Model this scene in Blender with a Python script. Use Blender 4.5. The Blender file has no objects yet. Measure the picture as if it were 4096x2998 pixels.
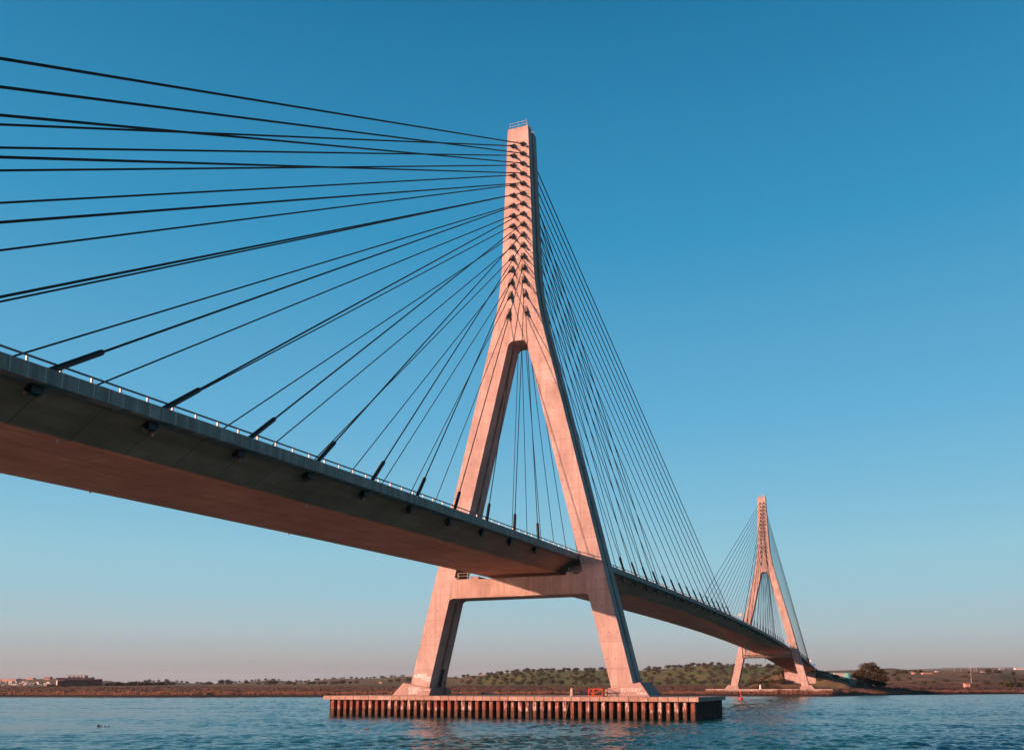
import bpy, bmesh, math, random
from mathutils import Vector, Matrix, noise
R = math.radians
random.seed(11)
SC = bpy.context.scene
COL = SC.collection

# ------------------------------------------------------------------ camera
CAM = Vector((-130.8855, -52.1484, 1.41758))
CR = Vector((0.381425, -0.924400, 0.000125))
YAW, PITCH, ROLL = 0.391328, 0.152359, 0.000126
FPX, PW, PH, PPX, PPY = 3582.46, 4096.0, 2998.0, 0.276, 694.155
fw = Vector((math.cos(PITCH)*math.cos(YAW), math.cos(PITCH)*math.sin(YAW), math.sin(PITCH)))
rt = fw.cross(Vector((0, 0, 1))).normalized()
up = rt.cross(fw)
cam = bpy.data.objects.new('camera', bpy.data.cameras.new('camera'))
COL.objects.link(cam)
cam.matrix_world = Matrix(((rt.x, up.x, -fw.x, CAM.x), (rt.y, up.y, -fw.y, CAM.y),
                           (rt.z, up.z, -fw.z, CAM.z), (0, 0, 0, 1)))
cam.data.sensor_width = 36.0
cam.data.lens = 36.0*FPX/PW
cam.data.shift_y = PPY/PW
cam.data.clip_start = 0.5
cam.data.clip_end = 40000
SC.camera = cam

# ------------------------------------------------------------------ light
SUN_DIR = Vector((1.0, -0.98, -0.305)).normalized()          # the way the light travels
SUN_EL = math.asin(-SUN_DIR.z)
SUN_ROT = math.atan2(-SUN_DIR.x, -SUN_DIR.y)                  # from +Y towards +X
sun = bpy.data.objects.new('sun', bpy.data.lights.new('sun', 'SUN'))
COL.objects.link(sun)
sun.data.energy = 5.0
sun.data.angle = R(0.5)
sun.data.color = (1.0, 0.50, 0.355)
sun.rotation_euler = SUN_DIR.to_track_quat('-Z', 'Y').to_euler()
sun.location = (-300, 300, 150)

W = bpy.data.worlds.new('World'); SC.world = W; W.use_nodes = True
nt = W.node_tree; nt.nodes.clear()
def wn(t, **k):
    n = nt.nodes.new(t)
    for a, b in k.items(): setattr(n, a, b)
    return n
sky = wn('ShaderNodeTexSky', sky_type='NISHITA', sun_disc=False, sun_elevation=SUN_EL, sun_rotation=SUN_ROT,
         altitude=0, air_density=1.0, dust_density=1.5, ozone_density=2.0)
geo = wn('ShaderNodeTexCoord')
sep = wn('ShaderNodeSeparateXYZ')
nt.links.new(geo.outputs['Generated'], sep.inputs[0])
ramp = wn('ShaderNodeValToRGB')
SKY = [(0.0, (144, 134, 137)), (0.012, (154, 146, 148)), (0.031, (170, 172, 172)), (0.058, (171, 192, 199)), (0.098, (156, 198, 213)), (0.1376, (147, 200, 219)),
       (0.20, (124, 190, 219)), (0.286, (98, 176, 216)), (0.463, (52, 149, 195)), (0.629, (27, 121, 168)), (0.72, (18, 92, 138)), (1.0, (8, 36, 66))]
def lin(c): return tuple(((v/255/12.92) if v/255 <= .04045 else ((v/255+.055)/1.055)**2.4) for v in c)
els = ramp.color_ramp.elements
while len(els) > 1: els.remove(els[-1])
els[0].position = SKY[0][0]; els[0].color = (*lin(SKY[0][1]), 1)
for p, c in SKY[1:]:
    e = els.new(p); e.color = (*lin(c), 1)
nt.links.new(sep.outputs['Z'], ramp.inputs[0])
sc_ = wn('ShaderNodeMix', data_type='RGBA', blend_type='MULTIPLY'); sc_.inputs[0].default_value = 1
nt.links.new(sky.outputs[0], sc_.inputs[6]); sc_.inputs[7].default_value = (.10, .10, .10, 1)
mx = wn('ShaderNodeMix', data_type='RGBA'); mx.inputs[0].default_value = 0.05
nt.links.new(ramp.outputs[0], mx.inputs[6]); nt.links.new(sc_.outputs[2], mx.inputs[7])
bg = wn('ShaderNodeBackground'); bg.inputs[1].default_value = 0.354
nt.links.new(mx.outputs[2], bg.inputs[0])
ow = wn('ShaderNodeOutputWorld'); nt.links.new(bg.outputs[0], ow.inputs[0])
SC.view_settings.view_transform = 'Standard'
SC.view_settings.look = 'None'
SC.view_settings.exposure = 1.5
SC.view_settings.gamma = 1.0
SC.cycles.max_bounces = 8
SC.cycles.diffuse_bounces = 4
SC.cycles.glossy_bounces = 3
SC.cycles.sample_clamp_indirect = 25.0
SC.cycles.blur_glossy = 0.0
SC.cycles.caustics_reflective = True

# ------------------------------------------------------------------ helpers
def ray(px, py):
    return fw + rt*((px-PW/2-PPX)/FPX) - up*((py-PH/2-PPY)/FPX)
def at(px, py, w):            # where the sight line of a measured point lies at depth w
    return CAM + ray(px, py)*w
def tag(o, label=None, cat=None, group=None, kind=None):
    if label: o['label'] = label
    if cat: o['category'] = cat
    if group: o['group'] = group
    if kind: o['kind'] = kind
    return o
def empty(name, loc=(0, 0, 0), rz=0.0):
    o = bpy.data.objects.new(name, None); COL.objects.link(o)
    o.location = loc; o.rotation_euler = (0, 0, rz); o.empty_display_size = .5
    return o
class MB:
    def __init__(s): s.v = []; s.f = []; s.m = []
    def add(s, vs, fs, mi=0):
        n = len(s.v); s.v += [tuple(p) for p in vs]
        s.f += [tuple(i+n for i in f) for f in fs]; s.m += [mi]*len(fs)
        return s
    def box(s, a, b, mi=0):
        (x0, y0, z0), (x1, y1, z1) = a, b
        return s.add([(x0,y0,z0),(x1,y0,z0),(x1,y1,z0),(x0,y1,z0),(x0,y0,z1),(x1,y0,z1),(x1,y1,z1),(x0,y1,z1)],
              [(3,2,1,0),(4,5,6,7),(0,1,5,4),(1,2,6,5),(2,3,7,6),(3,0,4,7)], mi)
    def loft(s, rings, caps=True, mi=0):
        n = len(rings[0]); vs = [p for r in rings for p in r]; fs = []
        for k in range(len(rings)-1):
            for i in range(n):
                j = (i+1) % n
                fs.append((k*n+i, k*n+j, (k+1)*n+j, (k+1)*n+i))
        if caps:
            fs.append(tuple(range(n-1, -1, -1))); fs.append(tuple((len(rings)-1)*n+i for i in range(n)))
        return s.add(vs, fs, mi)
    def tube(s, pts, rad, n=8, mi=0):
        pts = [Vector(p) for p in pts]; rings = []
        rads = rad if isinstance(rad, (list, tuple)) else [rad]*len(pts)
        for i, p in enumerate(pts):
            a = pts[max(i-1, 0)]; b = pts[min(i+1, len(pts)-1)]
            d = b-a
            if d.length < 1e-9: d = pts[-1]-pts[0]
            d.normalize()
            u = d.cross(Vector((0, 0, 1)))
            if u.length < 1e-3: u = d.cross(Vector((1, 0, 0)))
            u.normalize(); v = d.cross(u)
            rings.append([p+(u*math.cos(2*math.pi*k/n)+v*math.sin(2*math.pi*k/n))*rads[i] for k in range(n)])
        return s.loft(rings, True, mi)
    def mesh(s, name):
        me = bpy.data.meshes.new(name); me.from_pydata(s.v, [], s.f)
        if any(s.m): me.polygons.foreach_set('material_index', s.m)
        me.update()
        return me
    def build(s, name, mat, parent=None, smooth=False, fix=True):
        me = s.mesh(name)
        for m in (mat if isinstance(mat, (list, tuple)) else [mat]): me.materials.append(m)
        if fix:
            b = bmesh.new(); b.from_mesh(me); bmesh.ops.recalc_face_normals(b, faces=b.faces); b.to_mesh(me); b.free()
        if smooth:
            me.polygons.foreach_set('use_smooth', [True]*len(me.polygons))
        return link(name, me, parent)
def link(name, me, parent=None, loc=None, rz=0, sc=None):
    o = bpy.data.objects.new(name, me); COL.objects.link(o)
    if parent: o.parent = parent
    if loc: o.location = loc
    if rz: o.rotation_euler = (0, 0, rz)
    if sc: o.scale = sc if isinstance(sc, (tuple, list)) else (sc, sc, sc)
    return o
def copy_tree(o, parent=None):
    c = o.copy(); COL.objects.link(c)
    if parent: c.parent = parent
    for ch in list(o.children): copy_tree(ch, c)
    return c
ORD = ['first', 'second', 'third', 'fourth', 'fifth', 'sixth', 'seventh', 'eighth', 'ninth', 'tenth', 'eleventh', 'twelfth',
       'thirteenth', 'fourteenth', 'fifteenth', 'sixteenth']

# ------------------------------------------------------------------ materials
class NT:
    def __init__(s, name):
        s.m = bpy.data.materials.new(name); s.m.use_nodes = True; s.t = s.m.node_tree; s.t.nodes.clear()
        s.out = s.n('ShaderNodeOutputMaterial'); s.b = s.n('ShaderNodeBsdfPrincipled')
        s.l(s.b.outputs[0], s.out.inputs[0]); s.tc = None
    def n(s, t, **k):
        n = s.t.nodes.new(t)
        for a, b in k.items(): setattr(n, a, b)
        return n
    def l(s, a, b): s.t.links.new(a, b)
    def obj(s):
        if not s.tc: s.tc = s.n('ShaderNodeTexCoord')
        return s.tc.outputs['Object']
    def sc(s, v, src=None, off=None):
        m = s.n('ShaderNodeMapping'); m.inputs['Scale'].default_value = v
        if off is not None: s.l(off, m.inputs['Location'])
        s.l(src or s.obj(), m.inputs[0]); return m.outputs[0]
    def noise(s, vec, scale=1, detail=4, rough=.55, dist=0):
        n = s.n('ShaderNodeTexNoise'); n.inputs['Scale'].default_value = scale; n.inputs['Detail'].default_value = detail
        n.inputs['Roughness'].default_value = rough; n.inputs['Distortion'].default_value = dist
        s.l(vec, n.inputs['Vector']); return n.outputs['Fac']
    def ramp(s, fac, stops):
        r = s.n('ShaderNodeValToRGB'); e = r.color_ramp.elements
        while len(e) > 1: e.remove(e[-1])
        for i, (p, c) in enumerate(stops):
            q = e[0] if i == 0 else e.new(p)
            q.position = p
            q.color = (*(c if isinstance(c, tuple) else (c, c, c)), 1)
        s.l(fac, r.inputs[0]); return r.outputs[0]
    def mix(s, f, a, b, mode='MIX'):
        m = s.n('ShaderNodeMix', data_type='RGBA', blend_type=mode)
        for i, v in ((0, f), (6, a), (7, b)):
            if hasattr(v, 'is_linked'): s.l(v, m.inputs[i])
            elif i == 0: m.inputs[0].default_value = v
            else: m.inputs[i].default_value = (*v, 1)
        return m.outputs[2]
    def math(s, op, a, b=None, c=None):
        m = s.n('ShaderNodeMath', operation=op)
        for i, v in enumerate((a, b, c)):
            if v is None: continue
            if hasattr(v, 'is_linked'): s.l(v, m.inputs[i])
            else: m.inputs[i].default_value = v
        return m.outputs[0]
    def xyz(s, src=None):
        m = s.n('ShaderNodeSeparateXYZ'); s.l(src or s.obj(), m.inputs[0]); return m.outputs
    def rnd(s): return s.n('ShaderNodeObjectInfo').outputs['Random']
    def bump(s, h, strength=.3, dist=.1):
        b = s.n('ShaderNodeBump'); b.inputs['Strength'].default_value = strength; b.inputs['Distance'].default_value = dist
        s.l(h, b.inputs['Height']); s.l(b.outputs[0], s.b.inputs['Normal'])
    def done(s, col, rough=.85, spec=.3, gain=.68):
        if gain != 1: col = s.mix(1.0, col, (gain, gain, gain), 'MULTIPLY')
        if hasattr(col, 'is_linked'): s.l(col, s.b.inputs['Base Color'])
        else: s.b.inputs['Base Color'].default_value = (*col, 1)
        if hasattr(rough, 'is_linked'): s.l(rough, s.b.inputs['Roughness'])
        else: s.b.inputs['Roughness'].default_value = rough
        s.b.inputs['Specular IOR Level'].default_value = spec
        return s.m

def concrete(name, base=(.46, .39, .36), lift=None, panel=None, streak=.5, stain=.5, along='z', rand=0.0, ties=False, gain=.68, blotch=.22, lightjoint=False):
    k = NT(name); x, y, z = k.xyz()
    st = k.noise(k.sc((1.6, 1.6, .09) if along == 'z' else (.05, .9, .9)), 1, 5, .6)
    bl = k.noise(k.sc((blotch,)*3), 1, 5, .6, .4)
    fine = k.noise(k.sc((5, 5, 5)), 1, 3, .7)
    board = k.noise(k.sc((9, 9, .15) if along == 'z' else (.12, 7, 7)), 1, 2, .5)
    dark = tuple(v*.62*f for v, f in zip(base, (1.0, .93, .90)))
    lite = tuple(min(1, v*1.10) for v in base)
    c = k.mix(k.math('MULTIPLY', k.ramp(bl, [(.35, 0.0), (.72, 1.0)]), stain), lite, dark)
    c = k.mix(k.math('MULTIPLY', k.ramp(st, [(.45, 0.0), (.66, 1.0)]), streak), c, tuple(v*.66*f for v, f in zip(base, (1.05, .95, .9))))
    c = k.mix(.35, c, k.ramp(board, [(.3, .62), (.7, 1.0)]), 'MULTIPLY')
    c = k.mix(.4, c, k.ramp(fine, [(.3, .72), (.7, 1.0)]), 'MULTIPLY')
    if lift:
        fr = k.math('FRACT', k.math('DIVIDE', z, lift))
        c = k.mix(k.math('MULTIPLY', k.math('LESS_THAN', fr, .026), .55), c, tuple(v*.42 for v in base))
        cell = k.math('FLOOR', k.math('DIVIDE', z, lift))
        wn_ = k.n('ShaderNodeTexWhiteNoise', noise_dimensions='1D'); k.l(cell, wn_.inputs['W'])
        c = k.mix(k.math('MULTIPLY', wn_.outputs['Value'], .28), c, dark)
    if panel:
        fr = k.math('FRACT', k.math('DIVIDE', x, panel))
        c = k.mix(k.math('MULTIPLY', k.math('LESS_THAN', fr, .05 if lightjoint else .028), .6), c, tuple(v*(1.9 if lightjoint else .4) for v in base))
        cell = k.math('FLOOR', k.math('DIVIDE', x, panel))
        wn_ = k.n('ShaderNodeTexWhiteNoise', noise_dimensions='1D'); k.l(cell, wn_.inputs['W'])
        c = k.mix(k.math('MULTIPLY', wn_.outputs['Value'], .25), c, dark)
    if ties:      # form-tie holes, three across each leg, once per lift
        u = k.math('SUBTRACT', k.math('ABSOLUTE', y), k.math('MAXIMUM', k.math('SUBTRACT', 16.98, k.math('MULTIPLY', z, .2423)), 1.4))
        u = k.math('SUBTRACT', k.math('ABSOLUTE', k.math('SUBTRACT', k.math('ABSOLUTE', u), .66)), .66)
        v = k.math('MULTIPLY', k.math('SUBTRACT', k.math('FRACT', k.math('DIVIDE', z, lift)), .36), lift)
        d2 = k.math('ADD', k.math('MULTIPLY', u, u), k.math('MULTIPLY', v, v))
        c = k.mix(k.math('MULTIPLY', k.math('LESS_THAN', d2, .0075), .85), c, (.10, .05, .04))
    if rand:
        c = k.mix(k.math('MULTIPLY', k.rnd(), rand), c, tuple(v*.55*f for v, f in zip(base, (1.1, .9, .8))))
    k.bump(fine, .15, .02)
    return k.done(c, .88, .25, gain)
def plain(name, col, rough=.7, var=.25, scale=3.0, metal=0.0, spec=.4, rand=0.0):
    k = NT(name)
    n = k.noise(k.sc((scale,)*3), 1, 4, .6)
    c = k.mix(k.math('MULTIPLY', n, var*2), col, tuple(v*.5 for v in col))
    if rand: c = k.mix(k.math('MULTIPLY', k.rnd(), rand), c, tuple(v*.45 for v in col))
    k.b.inputs['Metallic'].default_value = metal
    return k.done(c, rough, spec)

M = {}
M['pylon'] = concrete('pylon_concrete', (.52, .425, .39), lift=3.95, streak=.8, stain=.9, ties=True, blotch=.33)
M['beam'] = concrete('crossbeam_concrete', (.46, .355, .31), streak=.85, stain=1.0)
M['shoe'] = concrete('shoe_concrete', (.40, .295, .26), streak=.25, stain=.5)
M['deck'] = concrete('girder_concrete', (.54, .27, .18), panel=4.36, streak=.8, stain=.85, along='x', gain=1)
M['edge'] = concrete('edge_beam_concrete', (.34, .27, .24), panel=1.11, streak=1.25, stain=.9, gain=1, blotch=.9, lightjoint=True)
M['cap'] = concrete('capping_concrete', (.46, .345, .29), streak=.5, stain=.5, rand=.75)
M['slab'] = concrete('slab_concrete', (.36, .31, .28), streak=.1, stain=.6)
M['block'] = concrete('anchor_concrete', (.24, .19, .165), streak=.3, stain=.6)
M['pale'] = concrete('pale_concrete', (.44, .35, .31), streak=.3, stain=.4)
M['cable'] = plain('cable_sheath', (.006, .008, .008), .55, .15, spec=.2)
M['sleeve'] = plain('sleeve_pipe', (.016, .015, .014), .5, .3, spec=.3)
M['socket'] = plain('socket_steel', (.018, .018, .016), .5, .3)
M['rail'] = plain('rail_steel', (.16, .13, .12), .5, .2, metal=.3)
M['white'] = plain('white_paint', (.78, .76, .74), .5, .08)
M['galv'] = plain('galvanised_steel', (.55, .52, .50), .45, .15, metal=.2)
M['black'] = plain('black_steel', (.012, .012, .012), .6, .2)
M['recess_shade'] = plain('recess_shade_black', (.008, .008, .008), .9, .2)  # near black: the shade inside recesses put into the colour
M['asphalt'] = plain('asphalt', (.05, .05, .05), .9, .3)
M['orange'] = plain('orange_paint', (.72, .13, .035), .5, .3, 6)
M['red'] = plain('red_paint', (.62, .035, .05), .45, .15)
M['dark_red'] = plain('dark_red_paint', (.16, .02, .02), .6, .2)
M['blue'] = plain('blue_sign', (.03, .16, .50), .45, .05)
M['green_steel'] = plain('green_steel', (.035, .06, .045), .55, .3)
M['paint'] = plain('spray_paint', (.92, .88, .86), .8, .12, 12)
M['dark_glass'] = plain('dark_glass', (.03, .035, .04), .15, .05, spec=.6)
M['rope'] = plain('rope', (.28, .22, .15), .9, .3)

# steel sheet piles: barnacles below, rust, patches of old pale paint
k = NT('rusty_pile'); x, y, z = k.xyz(); rn = k.rnd()
comb = k.n('ShaderNodeCombineXYZ'); k.l(k.math('MULTIPLY', rn, 57.0), comb.inputs[0]); k.l(k.math('MULTIPLY', rn, 31.0), comb.inputs[2])
v = k.sc((3.2, 3.2, 1.2), off=comb.outputs[0])
nb = k.noise(v, 1, 4, .6); nf = k.noise(k.sc((9, 9, 9), off=comb.outputs[0]), 1, 4, .7); ns = k.noise(k.sc((7, 7, .5), off=comb.outputs[0]), 1, 3, .6)
zz = k.math('ADD', z, k.math('MULTIPLY', k.math('SUBTRACT', nb, .5), 1.1))
rust = k.mix(k.ramp(ns, [(.35, 0.0), (.7, 1.0)]), (.26, .085, .055), (.15, .048, .034))
weed = k.mix(k.ramp(nf, [(.42, 0.0), (.72, 1.0)]), (.060, .028, .016), (.17, .095, .06))
pale = k.mix(k.ramp(nf, [(.3, 0.0), (.7, 1.0)]), (.58, .50, .46), (.38, .27, .23))
mpale = k.math('MULTIPLY', k.ramp(k.math('ADD', nb, k.math('MULTIPLY', rn, .22)), [(.66, 0.0), (.70, 1.0)]),
               k.ramp(k.math('MULTIPLY', k.math('ADD', zz, 2.05), .8), [(.0, 0.0), (.25, 1.0)]))
bright = k.mix(k.ramp(zz, [(.0, 0.0), (1.0, 0.0)]), (0, 0, 0), (0, 0, 0))
c = k.mix(mpale, rust, pale)
zr = k.math('MULTIPLY', k.math('ADD', zz, 3.2), .55)
c = k.mix(k.ramp(zr, [(.62, 1.0), (.74, 0.0)]), c, weed)
c = k.mix(k.ramp(k.math('ADD', z, 3.2), [(.10, 1.0), (.55, 0.0)]), c, (.05, .022, .014))
k.bump(nf, .4, .03)
M['pile'] = k.done(c, .85, .25)
k = NT('shaded_pile'); nz_ = k.noise(k.sc((5, 5, .7)), 1, 4, .6)  # end piles: shade put into the colour as a darker, unpainted rust
M['pile_shaded'] = k.done(k.mix(nz_, (.075, .030, .022), (.030, .016, .013)), .85, .25)

# water
k = NT('river_water')
sml = k.noise(k.sc((2.6, 1.9, 1)), 1, 3, .6)
bmp = k.n('ShaderNodeBump'); bmp.inputs['Distance'].default_value = .10; bmp.inputs['Strength'].default_value = .8
k.l(sml, bmp.inputs['Height']); k.l(bmp.outputs[0], k.b.inputs['Normal'])
k.b.inputs['IOR'].default_value = 1.333
k.b.inputs['Base Color'].default_value = (.007, .060, .072, 1)
k.b.inputs['Roughness'].default_value = .10
k.b.inputs['Specular IOR Level'].default_value = .5
M['water'] = k.m
M['open_water'] = k.m.copy(); M['open_water'].name = 'open_river_water'
M['open_water'].node_tree.nodes['Principled BSDF'].inputs['Roughness'].default_value = .34

# land, coloured by what grows there (attribute: r = green, g = brown scrub, b = mud)
k = NT('land')
att = k.n('ShaderNodeAttribute', attribute_name='cover'); cs = k.n('ShaderNodeSeparateColor'); k.l(att.outputs['Color'], cs.inputs[0])
n1 = k.noise(k.sc((.045, .045, .045)), 1, 5, .65, .5); n2 = k.noise(k.sc((.35, .35, .35)), 1, 5, .7); n3 = k.noise(k.sc((.012, .012, .012)), 1, 3, .5)
marsh = k.mix(k.ramp(n2, [(.35, 0.0), (.7, 1.0)]), (.080, .050, .042), (.045, .036, .030))
green = k.mix(k.ramp(k.math('ADD', k.math('MULTIPLY', n1, .7), k.math('MULTIPLY', n2, .3)), [(.42, 0.0), (.58, 1.0)]), (.125, .200, .048), (.22, .170, .085))
scrub = k.mix(k.ramp(n1, [(.40, 0.0), (.58, 1.0)]), (.29, .18, .115), (.105, .10, .05))
scrub = k.mix(k.ramp(n2, [(.45, 0.0), (.8, .7)]), scrub, (.045, .045, .025))
c = k.mix(cs.outputs[0], marsh, green); c = k.mix(cs.outputs[1], c, scrub); c = k.mix(cs.outputs[2], c, (.045, .034, .024))
k.bump(n2, .6, .8)
M['land'] = k.done(c, .95, .1)
def leafmat(name, a, b, dead=None):
    k = NT(name); n = k.noise(k.sc((.8, .8, .8)), 1, 3, .6); g = k.n('ShaderNodeNewGeometry')
    c = k.mix(k.ramp(n, [(.35, 0.0), (.68, 1.0)]), a, b)
    c = k.mix(k.math('MULTIPLY', k.rnd(), .45), c, tuple(v*.6 for v in b))
    if dead: c = k.mix(k.math('MULTIPLY', k.rnd(), .35), c, dead)
    return k.done(c, .8, .15)
M['olive'] = leafmat('olive_leaves', (.120, .115, .078), (.070, .072, .048))
M['bigleaf'] = leafmat('dark_leaves', (.125, .085, .040), (.045, .042, .018))
M['shrub'] = leafmat('shrub_leaves', (.085, .072, .032), (.040, .044, .018))
M['russet'] = leafmat('russet_leaves', (.22, .085, .04), (.12, .06, .03))
M['bark'] = plain('bark', (.06, .045, .035), .9, .4)
M['reed'] = plain('reeds', (.27, .135, .085), .9, .48, .22)
M['tuft'] = plain('marsh_tufts', (.105, .066, .05), .9, .5, .06)
M['town'] = plain('whitewash', (.72, .66, .62), .8, .1, rand=.35)
M['roof'] = plain('roof_tiles', (.42, .20, .13), .85, .2)
M['maroon'] = plain('maroon_render', (.25, .055, .06), .8, .1)
M['maroonroof'] = plain('maroon_roof', (.13, .05, .05), .7, .1)
M['teal'] = plain('turquoise_cladding', (.10, .42, .40), .5, .1)
M['grey'] = plain('grey_cladding', (.30, .32, .34), .6, .1)
M['salmon'] = plain('salmon_render', (.55, .33, .25), .8, .1)

# ------------------------------------------------------------------ bridge dimensions (metres, platform top = 0)
H, DT, DB = 94.894, 3.835, 5.505
WT, WB, ZB = 1.838, 3.008, 64.709
YOB, ZO, YIB, ZI, WOP, ZOP = 18.223, 1.890, 14.968, 1.248, 1.4656, 56.947
SPAN = 324.0
def dep(z): return DB+(DT-DB)*z/H
def line(z, a, b): return a[0]+(b[0]-a[0])*(z-a[1])/(b[1]-a[1])
def yo(z):
    l1 = lambda q: line(q, (YOB, ZO), (WB, ZB)); l2 = lambda q: line(q, (WB, ZB), (WT, H)); r = 6.5
    if z < ZB-r: return l1(z)
    if z > ZB+r: return l2(z)
    u = (z-ZB+r)/(2*r); return (1-u)**2*l1(ZB-r)+2*u*(1-u)*WB+u*u*l2(ZB+r)
def yi(z):
    y = line(z, (YIB, ZI), (WOP, ZOP)); r = .75
    if z > ZOP-r: y -= r-math.sqrt(max(0, r*r-(z-ZOP+r)**2))
    return y
def g(x): return .0187987*x-7.01724e-5*x*x
ZE, YD, PT, WS, ZS = 21.475, 9.873, .915, 6.201, 18.810
ANZ = [91.67, 89.9, 88.1, 86.29, 84.5, 82.7, 80.85, 79.05, 77.2, 75.37, 73.5, 71.55, 69.6, 67.43, 65.13, 62.15]
ANY = [.84, .83, .835, .82, .83, .84, .86, .865, .885, .893, .908, .945, .995, 1.06, 1.17, 1.42]
SIDE_X = [-133.0, -129.45, -126.0, -120.6, -112.5, -104.3]+[-17.7-8.66*(15-k) for k in range(6, 16)]
MAIN_X = [8.73*(17-k) for k in range(16)]
YC = 9.35

def section(z, s, mast=False):
    d = dep(z)/2; gw = d*.20; kd = .30
    a, b = (-yo(z), yo(z)) if mast else (yi(z), yo(z))
    ki = kd if (mast or z < ZOP-1.2) else max(.0, kd*(ZOP-z)/1.2*.98)
    pts = [(-d, a), (-d, b), (-gw, b), (-gw, b-kd), (gw, b-kd), (gw, b), (d, b), (d, a), (gw, a), (gw, a+ki), (-gw, a+ki), (-gw, a)]
    return [(x, y*s, z) for x, y in pts]

def stroke_text(txt, p0, p1, h, xf, name, parent, wid=.05, slant=.0, seed=1):
    F = {'A': [[(0,0),(.32,1),(.64,0)],[(.13,.4),(.52,.4)]], 'L': [[(0,1),(0,0),(.5,0)]], 'B': [[(0,0),(0,1),(.45,.9),(.5,.7),(.05,.52),(.55,.35),(.5,.08),(0,0)]],
         'E': [[(.55,1),(0,1),(0,0),(.55,0)],[(0,.5),(.42,.5)]], 'R': [[(0,0),(0,1),(.5,.92),(.52,.6),(0,.5),(.58,0)]], 'T': [[(0,1),(.62,1)],[(.31,1),(.31,0)]],
         'O': [[(.3,1),(.05,.75),(.05,.25),(.3,0),(.57,.25),(.57,.75),(.3,1)]], 'Y': [[(0,1),(.3,.5),(.62,1)],[(.3,.5),(.25,0)]],
         'D': [[(0,0),(0,1),(.4,.9),(.6,.5),(.4,.1),(0,0)]], 'I': [[(.1,1),(.5,1)],[(.3,1),(.3,0)],[(.1,0),(.5,0)]], 'V': [[(0,1),(.3,0),(.6,1)]],
         'N': [[(0,0),(0,1),(.55,0),(.55,1)]], 'U': [[(0,1),(.03,.2),(.3,0),(.55,.2),(.58,1)]], '1': [[(.1,.8),(.3,1),(.3,0)]], '4': [[(.45,0),(.45,1),(0,.35),(.6,.35)]],
         '0': [[(.3,1),(.08,.7),(.08,.3),(.3,0),(.52,.3),(.52,.7),(.3,1)]], '2': [[(.03,.8),(.3,1),(.55,.75),(0,0),(.58,0)]], '-': [[(.1,.5),(.45,.5)]]}
    rg = random.Random(seed); m = MB(); n = len(txt)
    (ya, za), (yb, zb) = p0, p1
    L = math.hypot(yb-ya, zb-za); adv = L/n; dirv = ((yb-ya)/L, (zb-za)/L)
    for i, chx in enumerate(txt):
        if chx == ' ': continue
        ox = i*adv; sy = h*(1+rg.uniform(-.12, .10)); oz = rg.uniform(-.05, .05)*h
        for st in F[chx]:
            pts = []
            for u, w in st:
                uu = ox+u*adv*1.28+slant*w*h+rg.uniform(-.02, .02)*adv; ww = w*sy+oz
                pts.append((ya+dirv[0]*uu, za+dirv[1]*uu+ww))
            for a, b in zip(pts[:-1], pts[1:]):
                dy, dz = b[0]-a[0], b[1]-a[1]; l = math.hypot(dy, dz) or 1
                dy, dz = dy/l, dz/l; e = wid*.48; ny, nz = -dz*e, dy*e
                q = [(a[0]-dy*e*.6+ny, a[1]-dz*e*.6+nz), (a[0]-dy*e*.6-ny, a[1]-dz*e*.6-nz), (b[0]+dy*e*.6-ny, b[1]+dz*e*.6-nz), (b[0]+dy*e*.6+ny, b[1]+dz*e*.6+nz)]
                off = rg.uniform(.006, .012)
                m.add([(xf(zv)-off, yv, zv) for yv, zv in q], [(0, 1, 2, 3)])
    return m.build(name, M['paint'], parent, fix=False)

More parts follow.
